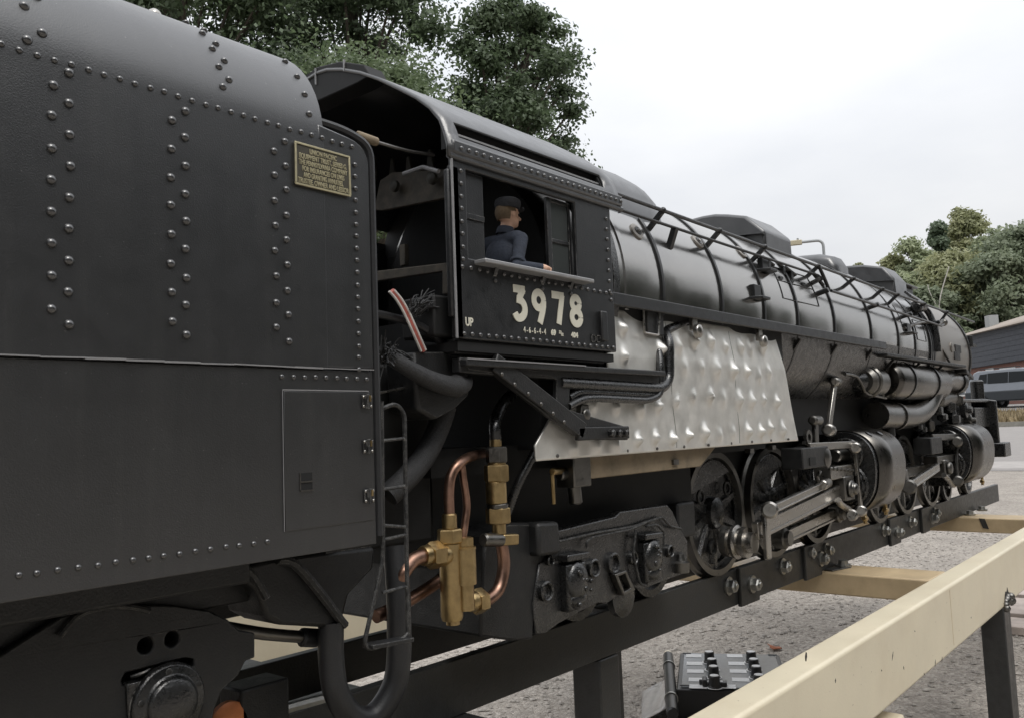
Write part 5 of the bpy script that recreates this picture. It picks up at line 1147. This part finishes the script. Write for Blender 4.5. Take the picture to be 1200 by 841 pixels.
# ------------------------------------------------------------------ control box on the ground
def control_box():
    zt = .085
    A_, B_ = gnd(797,763,zt), gnd(913,765,zt); u = (B_-A_).normalized(); v = Vector((u.y,-u.x,0))
    if v.dot(Vector((-1,0,0))) < 0: v = -v
    L_ = (B_-A_).length; D_ = .36
    root = thing('control_box', 'black control box with two columns of knobs lying on the gravel', 'control box', A_+u*L_/2+v*D_/2-Vector((0,0,zt)))
    def PP(a, b_, z): return A_+u*a+v*b_+Vector((0,0,z-zt))
    def prism(nm, m, a0, a1, b0, b1, z0, z1, par=root, bev=.003):
        b = MB(1.0); b.add([PP(a,c,z) for z in (z0,z1) for a, c in ((a0,b0),(a1,b0),(a1,b1),(a0,b1))], [(3,2,1,0),(4,5,6,7),(0,1,5,4),(1,2,6,5),(2,3,7,6),(3,0,4,7)]); return b.build(nm, m, par, bev)
    prism('case','plastic_black',0,L_,0,D_,0,zt-.004); top = prism('faceplate','plastic_grey',.012,L_-.012,.012,D_-.012,zt-.004,zt,bev=.001)
    def local(px, py, z=zt): p = gnd(px, py, z)-A_; return p.dot(u), p.dot(v)
    for (px, py) in ((831,768),(834,776.5),(836,785),(837,796),(880,768),(883,776.5),(886,785),(889,795)):
        a, c = local(px, py-5, zt+.03); p = PP(a, c, zt); b = MB(1.0); b.lathe(p,(0,0,1),[(0,.017),(.004,.017),(.006,.0145),(.028,.0135),(.031,.011)],20); kb = b.build('knob','plastic_black',top)
        b = MB(1.0); b.lathe(p+Vector((0,0,.0305)),(0,0,1),[(0,.0115),(.001,.011)],20); b.build('knob_cap','white_print',kb)
        b = MB(1.0); b.lathe(p,(0,0,1),[(.0005,.021),(.0015,.021)],24); b.build('knob_dial','white_print',kb)
    for (px, py) in ((813,768),(814,777),(815,786),(817,796),(861,768),(863,777),(865,786),(868,796),(818,804),(852,804)):
        a, c = local(px, py); prism('printed_label','white_print',a-.022,a+.022,c-.017,c+.017,zt+.0002,zt+.001,top,0)
    a, c = local(838,803); prism('socket','plastic_black',a-.03,a+.03,c-.014,c+.014,zt+.0001,zt+.012,top); prism('socket_face','white_print',a-.02,a+.02,c-.006,c+.006,zt+.012,zt+.0125,top,0)
    a, c = local(826,802); prism('switch','plastic_black',a-.006,a+.006,c-.02,c+.02,zt+.0001,zt+.018,top); prism('switch_bar','plastic_black',a-.014,a+.014,c-.004,c+.004,zt+.0001,zt+.014,top)
    for a, c in ((.02,.02),(L_-.02,.02),(.02,D_-.02)): prism('corner_foot','plastic_black',a-.012,a+.012,c-.004,c+.004,zt+.0001,zt+.002,top,0)
    # a black tube with a pale end, strapped beside the box
    t0, t1 = gnd(783,768,.07), gnd(788,836,.07); d = (t1-t0).normalized()
    t_root = tag(MB(1.0).rod(t0, t1, .015, 18).build('handle_tube','plastic_black'), 'black tube with a pale rounded end strapped beside the control box', 'tube')
    b = MB(1.0); b.lathe(t0, -d, [(-.002,.0135),(.02,.013),(.03,.009),(.034,.003)], 16); b.build('pale_end','pale_rubber',t_root)
    for f in (.22, .78):
        p = t0.lerp(t1, f); b = MB(1.0); b.lathe(p, d, [(-.004,.0155),(-.004,.0175),(.004,.0175),(.004,.0155)], 18, caps=False); b.build('strap','zinc',t_root)
    b = MB(1.0); b.rod(t0.lerp(t1,.5)-Vector((0,0,.016)), t0.lerp(t1,.5)-Vector((0,0,.07)), .012, 12); b.build('tube_stub','plastic_black',t_root)
    # crumpled clear sleeve of paper leaning behind it
    pa, pb = gnd(752,808,.004), gnd(782,790,.05)
    b = MB(1.0); fn = lambda i, k: gnd(752+30*i, 810-16*i+35*k, .006+.05*i+.008*math.sin(i*6+k*4)); b.sheet(fn, 8, 8); mat('clear_sleeve', (.42,.40,.38), .25, 0, .1, 40)
    tag(b.build('paper_sleeve','clear_sleeve',solid=.0015), 'crumpled pale paper sleeve lying beside the black tube', 'paper')
    lf = gnd(908,761); b = MB(1.0); b.sheet(lambda i, k: (lf.x+(i-.5)*.05, lf.y+(k-.5)*.05*math.sin(PI*min(max(i,.08),.92)), .008+.008*math.sin(i*5)*k+.004*k), 10, 5)
    tag(b.build('fallen_leaf','dead_leaf',solid=.001), 'orange brown fallen leaf on the gravel behind the control box', 'leaf')
control_box()
# pale planks lying on the ground beyond the stand
def planks():
    root = thing('plank_stack', 'flat stack of pale weathered planks on the gravel beyond the black leg', 'planks', gnd(1330,740))
    c = wloc(root); mat('pale_wood', (.42,.36,.32), .8, 0, .2, 20)
    for i in range(6):
        b = MB(1.0); x = c.x-.25+i*.19; b.box(x, x+.16, c.y-.6, c.y+.42, .002, .03+random.uniform(0,.01)); b.build('plank','pale_wood',root,.003)
planks()

# ------------------------------------------------------------------ street lamp, house, car
def lamp():
    D = 34; p = azp(979.5, D, 495); hz = CAMZ+D*.200; root = thing('street_lamp', 'tall slim street lamp with a horizontal arm above the locomotive boiler', 'street lamp', (p.x,p.y,gz(p.x)))
    mat('lamp_grey', (.32,.33,.33), .5, .5); mat('lamp_head', (.45,.40,.28), .5)
    q = azp(941, D, 495); dv = (q-p).normalized(); top = Vector((p.x,p.y,hz+.05))
    MB(1.0).tube(fillet([(p.x,p.y,gz(p.x)-.1),top,top+dv*1.2], .25), .055, 10, 1).build('pole','lamp_grey',root)
    b = MB(1.0); b.bar(top+dv*.75, top+dv*1.35, .2, .13, (0,0,1)); b.build('lamp_head','lamp_head',root,.03)
    MB(1.0).rod(top+dv*.9+Vector((0,0,.08)), top+dv*.9+Vector((0,0,.17)), .04).build('photocell','lamp_grey',root)
lamp()
def house():
    A_ = azp(1124, 66); B_ = azp(1300, 52); u = (B_-A_); L_ = u.length; u.normalize(); v = Vector((u.y,-u.x,0))
    if v.x < 0: v = -v       # away from the camera
    z0 = gz(A_.x)-.4; zw, zb, zr = CAMZ+3.15, CAMZ+5.25, CAMZ+6.5
    root = thing('house', 'brick house with dark slate upper wall and low tan roof behind the parked car', 'house', (A_.x,A_.y,z0))
    def PP(a, d, z): q = A_+u*a+v*d; return Vector((q.x,q.y,z))
    def bx(nm, m, a0, a1, d0, d1, z0_, z1_, par=root, bev=0):
        b = MB(1.0); b.add([PP(a,c,z) for z in (z0_,z1_) for a, c in ((a0,d0),(a1,d0),(a1,d1),(a0,d1))], [(3,2,1,0),(4,5,6,7),(0,1,5,4),(1,2,6,5),(2,3,7,6),(3,0,4,7)]); return b.build(nm, m, par, bev)
    m = bpy.data.materials.new('brick'); m.use_nodes = True; nt = m.node_tree; bt = nt.nodes.new('ShaderNodeTexBrick'); bt.inputs['Scale'].default_value = 4.5; bt.inputs['Color1'].default_value = (.22,.085,.06,1); bt.inputs['Color2'].default_value = (.17,.065,.05,1); bt.inputs['Mortar'].default_value = (.25,.21,.18,1)
    tc = nt.nodes.new('ShaderNodeTexCoord'); mp = nt.nodes.new('ShaderNodeMapping'); mp.inputs['Rotation'].default_value = (PI/2,0,0); nt.links.new(tc.outputs['Object'], mp.inputs['Vector']); nt.links.new(mp.outputs['Vector'], bt.inputs['Vector']); nt.links.new(bt.outputs['Color'], nt.nodes['Principled BSDF'].inputs['Base Color']); nt.nodes['Principled BSDF'].inputs['Roughness'].default_value = .85; MATS['brick'] = m
    mat('slate_hung', (.055,.06,.072), .7, 0, .2, 5, dust=.2, dustcol=(.08,.085,.09), dscale=2); mat('roof_tan', (.28,.24,.205), .8, 0, .12, 2); mat('white_frame', (.72,.72,.70), .5); mat('window_glass', (.08,.09,.10), .08)
    bx('wall','brick',0,L_,0,9,z0,zw)
    upp = bx('upper_wall','slate_hung',-.25,L_,-.25,9,zw,zb)
    for i in range(7): bx('slate_course','slate_hung',-.25,L_,-.27-.012*(i%2),-.24,zw+.02+i*.3,zw+.3+i*.3,upp)
    b = MB(1.0); b.add([PP(-.6,-.6,zb),PP(L_,-.6,zb),PP(L_,4.5,zr+.2),PP(3.5,4.5,zr+.2),PP(-.6,9.5,zb),PP(L_,9.5,zb)], [(0,1,2,3),(0,3,4),(3,2,5,4),(0,4,5,1)]); rf = b.build('roof','roof_tan',root,solid=.12)
    bx('chimney','lamp_grey',1.9,2.5,1.3,1.9,zb+.3,zb+1.35,rf)
    for (a0, a1, h0, h1) in ((.3,2.3,1.0,2.4),(4.2,5.2,0,2.6),(5.9,7.7,.6,2.5),(9.5,11.3,.8,2.4),(13,14,0,2.4)):
        zb_ = zw-.15-2.6
        f = bx('window' if h0 else 'door','white_frame',a0,a1,-.06,.05,zb_+h0,zb_+h1)
        if h0:
            n = max(1, round((a1-a0)/.9))
            for k in range(n): ww = (a1-a0)/n; bx('pane','window_glass',a0+k*ww+.09,a0+(k+1)*ww-.09,-.075,-.055,zb_+h0+.1,zb_+h1-.1,f)
        else: bx('door_panel','white_frame',a0+.15,a1-.15,-.075,-.055,zb_+.2,zb_+2.3,f)
house()
def car():
    p = azp(1133, 47.5); q = azp(1250, 45.5); u = (q-p).normalized(); v = Vector((u.y,-u.x,0))
    if v.x < 0: v = -v
    z0 = gz(p.x)+.03
    root = thing('parked_car', 'silver estate car with dark lower body parked before the brick house', 'car', (p.x+u.x*2.3,p.y+u.y*2.3,z0))
    mat('car_silver', (.20,.215,.24), .4, .3, .03, 5, coat=.6); mat('car_dark', (.035,.04,.045), .35, .2); mat('car_glass', (.012,.014,.016), .35, spec=.2); mat('tyre', (.02,.02,.02), .8); mat('tail_red', (.4,.02,.015), .3); mat('plate_yellow', (.7,.55,.08), .5)
    def PP(a, d, z): r = p+u*a+v*d; return Vector((r.x,r.y,z0+z))
    def prof(nm, m, pts, d0, d1, tap=0, par=root, bev=.05):
        b = MB(1.0); n = len(pts); zmin = min(z for _, z in pts); zmax = max(z for _, z in pts)
        vs = []
        for d, s_ in ((d0,1),(d1,-1)):
            for a, z in pts: t = max(0,(z-1.0))/.8; vs.append(PP(a, d+s_*tap*t, z))
        b.add(vs, [tuple(range(n))[::-1], tuple(range(n,2*n))]+[(i,(i+1) % n,n+(i+1) % n,n+i) for i in range(n)]); return b.build(nm, m, par, bev, 3)
    body = prof('body','car_silver',[(.02,.75),(.0,1.05),(.12,1.12),(.42,1.72),(.62,1.80),(2.7,1.82),(3.0,1.74),(3.6,1.2),(4.5,1.05),(4.68,.9),(4.7,.75)],0,1.8,.16)
    prof('lower_body','car_dark',[(.0,.32),(-.02,.80),(4.72,.80),(4.72,.32)],-.02,1.82)
    for a in ([(.62,1.20),(.74,1.62),(1.08,1.64),(1.08,1.18)],[(1.11,1.16),(1.11,1.66),(2.07,1.67),(2.07,1.15)],[(2.10,1.15),(2.10,1.67),(2.78,1.65),(3.25,1.18)]):
        b = MB(1.0); fr_ = lambda t: .16*max(0,(t-1.0))/.8-.012
        b.add([PP(x,fr_(z),z) for x, z in a]+[PP(x,fr_(z)+.03,z) for x, z in a], [(0,1,2,3),(7,6,5,4),(0,4,5,1),(1,5,6,2),(2,6,7,3),(3,7,4,0)]); b.build('side_window','car_glass',body)
    b = MB(1.0); b.add([PP(.10,.2,1.2),PP(.10,1.6,1.2),PP(.36,1.5,1.66),PP(.36,.3,1.66)], [(0,1,2,3)]); b.build('rear_window','car_glass',body,solid=.02)
    b = MB(1.0); b.add([PP(-.01,.6,.85),PP(-.01,1.2,.85),PP(-.01,1.2,.97),PP(-.01,.6,.97)], [(0,1,2,3)]); b.build('number_plate','plate_yellow',body,solid=.02)
    for d in (.08, 1.62): b = MB(1.0); b.add([PP(a,c,z) for z in (.85,1.15) for a, c in ((-.02,d),(-.02,d+.12),(.1,d+.12),(.1,d))], [(0,1,2,3),(7,6,5,4),(0,4,5,1),(1,5,6,2),(2,6,7,3),(3,7,4,0)]); b.build('tail_light','tail_red',body)
    for a in (.85, 3.75):
        for d, s_ in ((0,-1),(1.8,1)):
            b = MB(1.0); b.lathe(PP(a,d,.33), v*s_, [(-.2,.2),(-.2,.31),(-.16,.33),(.0,.33),(.02,.30),(.02,.21)], 28, caps=False); t = b.build('wheel','tyre',root)
            b = MB(1.0); b.lathe(PP(a,d,.33), v*s_, [(-.02,.22),(.015,.21),(.0,.12),(.03,.05),(.03,.01)], 20); b.build('rim','car_silver',t)
    b = MB(1.0); b.bar(PP(.7,.22,1.87), PP(2.6,.22,1.88), .04, .04); b.build('roof_bar','car_dark',body)
car()

# ------------------------------------------------------------------ trees
def tree(name, label, base, h, cr, nleaf, leaf, lm, group, crown_lo=.3, shape='round', bark='bark', seed=0, nclump=60, flat=1.0, trunk_r=None, clump=.21):
    rg = np.random.default_rng(seed); base = Vector(base); root = thing(name, label, 'tree', base, group)
    tr = trunk_r or h*.018; b = MB(1.0); lean = Vector((rg.normal(0,.03)*h, rg.normal(0,.03)*h, 0))
    def tpos(t): return base+Vector((0,0,h*.9*t-.1))+lean*t*t
    b.tube([tpos(t) for t in (0,.15,.35,.55,.75,1)], lambda t: tr*(1-.85*t)+.01, 8, 3)
    cl = []
    for i in range(nclump):
        t = rg.uniform(0, 1); z = crown_lo+(1-crown_lo)*t
        if shape == 'cone': rad = cr*(1-t)**.8*.95+.15
        elif shape == 'birch': rad = cr*math.sin(PI*min(1,(t*.85+.12)))**.8*(1-.25*t)
        else: rad = cr*math.sqrt(max(.02,1-(2*t-.9)**2*.85))
        a = rg.uniform(0, 2*PI); rr = rad*math.sqrt(rg.uniform(.12,1)); ext = (cr*clump if shape != 'cone' else cr*.2)*rg.uniform(.45,1.5)
        c = base+Vector((math.cos(a)*rr, math.sin(a)*rr*flat, h*z))+lean*z; cl.append((c, ext))
        if i % 2 == 0:
            s_ = tpos(max(.15,min(.95,(z-.18)))); m_ = s_.lerp(c,.5)+Vector((0,0,.06*h*rg.uniform(-.3,1)*.4)); b.tube([s_,m_,c], lambda t, q=tr*.32: q*(1-.8*t)+.006, 5, 3)
    b.build('trunk', bark, root)
    per = rg.multinomial(nleaf, np.array([e**1.6 for _, e in cl])/sum(e**1.6 for _, e in cl))
    C_ = np.concatenate([np.array([(c.x,c.y,c.z)]).repeat(n,0) for (c, e), n in zip(cl, per)]); E_ = np.concatenate([np.full(n, e) for (c, e), n in zip(cl, per)])
    N_ = len(C_); d = rg.normal(0,1,(N_,3)); d /= np.linalg.norm(d,axis=1,keepdims=True); P = C_+d*(E_*np.minimum(np.abs(rg.normal(0,.6,N_)),1.15))[:,None]*np.array([1.1,1.1,.7])
    nrm = d*.7+rg.normal(0,.6,(N_,3))+np.array([0,0,.5]); nrm /= np.linalg.norm(nrm,axis=1,keepdims=True)
    t1 = np.cross(nrm, rg.normal(0,1,(N_,3))); t1 /= np.linalg.norm(t1,axis=1,keepdims=True); t2 = np.cross(nrm,t1); sz = leaf*rg.uniform(.55,1.3,N_)[:,None]
    Vv = np.stack([P-t1*sz, P+t2*sz*.55, P+t1*sz, P-t2*sz*.55],1).reshape(-1,3)-np.array(base)
    me = bpy.data.meshes.new('crown'); me.vertices.add(N_*4); me.vertices.foreach_set('co', Vv.ravel()); me.loops.add(N_*4); me.loops.foreach_set('vertex_index', np.arange(N_*4)); me.polygons.add(N_); me.polygons.foreach_set('loop_start', np.arange(N_)*4); me.polygons.foreach_set('loop_total', np.full(N_,4)); me.update(); me.materials.append(MATS[lm])
    o = bpy.data.objects.new('crown', me); COL.objects.link(o); o.parent = root; return root
def G(px, D, py=505): p = azp(px, D, py); return (p.x, p.y, gz(p.x))
GL = 'tall trees behind the tender and cab'
tree('oak_tree', 'tall dark leafy tree rising behind the tender top', G(215,25), 15.5, 4.3, 120000, .088, 'oak_leaf', GL, .25, seed=1, clump=.25, nclump=170)
tree('oak_tree', 'tall dark tree with sky gaps behind the cab roof', G(420,27), 16.5, 3.9, 115000, .088, 'oak_leaf', GL, .25, seed=2, clump=.25, nclump=140)
tree('oak_tree', 'dark tree with ragged outer edge against the pale sky', G(572,25), 14.2, 2.35, 95000, .08, 'oak_leaf', GL, .2, seed=3, clump=.25, nclump=130)
tree('ash_tree', 'lighter green bushy tree before the dark trees behind the cab', G(440,20), 9.6, 3.3, 80000, .062, 'light_leaf', GL, .15, seed=4, clump=.25, nclump=150)
GR_ = 'mixed trees behind the house'
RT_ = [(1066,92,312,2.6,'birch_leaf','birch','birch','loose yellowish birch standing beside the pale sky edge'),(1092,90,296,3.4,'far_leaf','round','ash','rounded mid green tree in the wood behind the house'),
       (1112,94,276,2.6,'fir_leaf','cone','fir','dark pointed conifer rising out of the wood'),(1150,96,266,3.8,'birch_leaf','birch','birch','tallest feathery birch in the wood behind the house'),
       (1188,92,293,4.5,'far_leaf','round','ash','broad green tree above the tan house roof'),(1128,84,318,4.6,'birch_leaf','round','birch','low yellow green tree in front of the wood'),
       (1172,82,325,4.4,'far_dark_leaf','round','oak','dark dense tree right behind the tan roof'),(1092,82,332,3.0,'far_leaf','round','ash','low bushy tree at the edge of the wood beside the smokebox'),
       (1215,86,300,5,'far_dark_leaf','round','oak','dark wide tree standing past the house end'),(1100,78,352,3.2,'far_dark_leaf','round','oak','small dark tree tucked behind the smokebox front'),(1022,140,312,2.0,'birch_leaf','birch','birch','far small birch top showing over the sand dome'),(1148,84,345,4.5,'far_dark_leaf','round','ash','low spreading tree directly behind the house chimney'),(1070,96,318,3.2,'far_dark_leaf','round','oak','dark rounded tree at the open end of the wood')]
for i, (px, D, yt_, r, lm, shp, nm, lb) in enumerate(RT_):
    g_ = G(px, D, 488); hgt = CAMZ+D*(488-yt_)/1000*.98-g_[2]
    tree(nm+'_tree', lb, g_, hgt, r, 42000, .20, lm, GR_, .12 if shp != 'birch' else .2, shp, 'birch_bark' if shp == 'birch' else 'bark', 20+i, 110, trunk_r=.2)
g_ = G(1111, 76, 488); b = MB(1.0); hb_ = CAMZ+76*(488-338)/1000*1.05
dt = tag(b.tube([(g_[0],g_[1],g_[2]-.2),(g_[0]+.2,g_[1]-.3,hb_*.5),(g_[0],g_[1],hb_*.75),(g_[0]+.3,g_[1]-.9,hb_)], lambda t: .07*(1-.7*t)+.015, 8, 4).tube([(g_[0],g_[1],hb_*.72),(g_[0],g_[1]+.6,hb_*.85),(g_[0],g_[1]+.7,hb_*.9)], .03, 6, 3).build('dead_birch', 'birch_bark'), 'bare pale forked birch trunk in front of the wood', 'tree')
# unseen trees added behind the camera so the black paint reflects something dark
GB = 'unseen trees added behind the camera for dark reflections'
for i, (x, y, h, r) in enumerate(((-14,-16,13,5),(-6,-19,14,5.5),(3,-18,13,5),(12,-19,14,5.5),(22,-21,14,5.5),(-20,-6,13,5),(-22,6,13,5),(32,-24,14,6),(9,-10.5,4.2,3),(17,-12.5,5,3.5),(26,-14.5,5.5,4),(37,-18,7,4.5),(50,-23,8.5,5))):
    tree('reflection_tree', 'unseen leafy tree added behind the camera for dark reflections', (x,y,0), h, r, 22000, .42, 'reflection_leaf', GB, .06, seed=60+i, clump=.3, nclump=60)
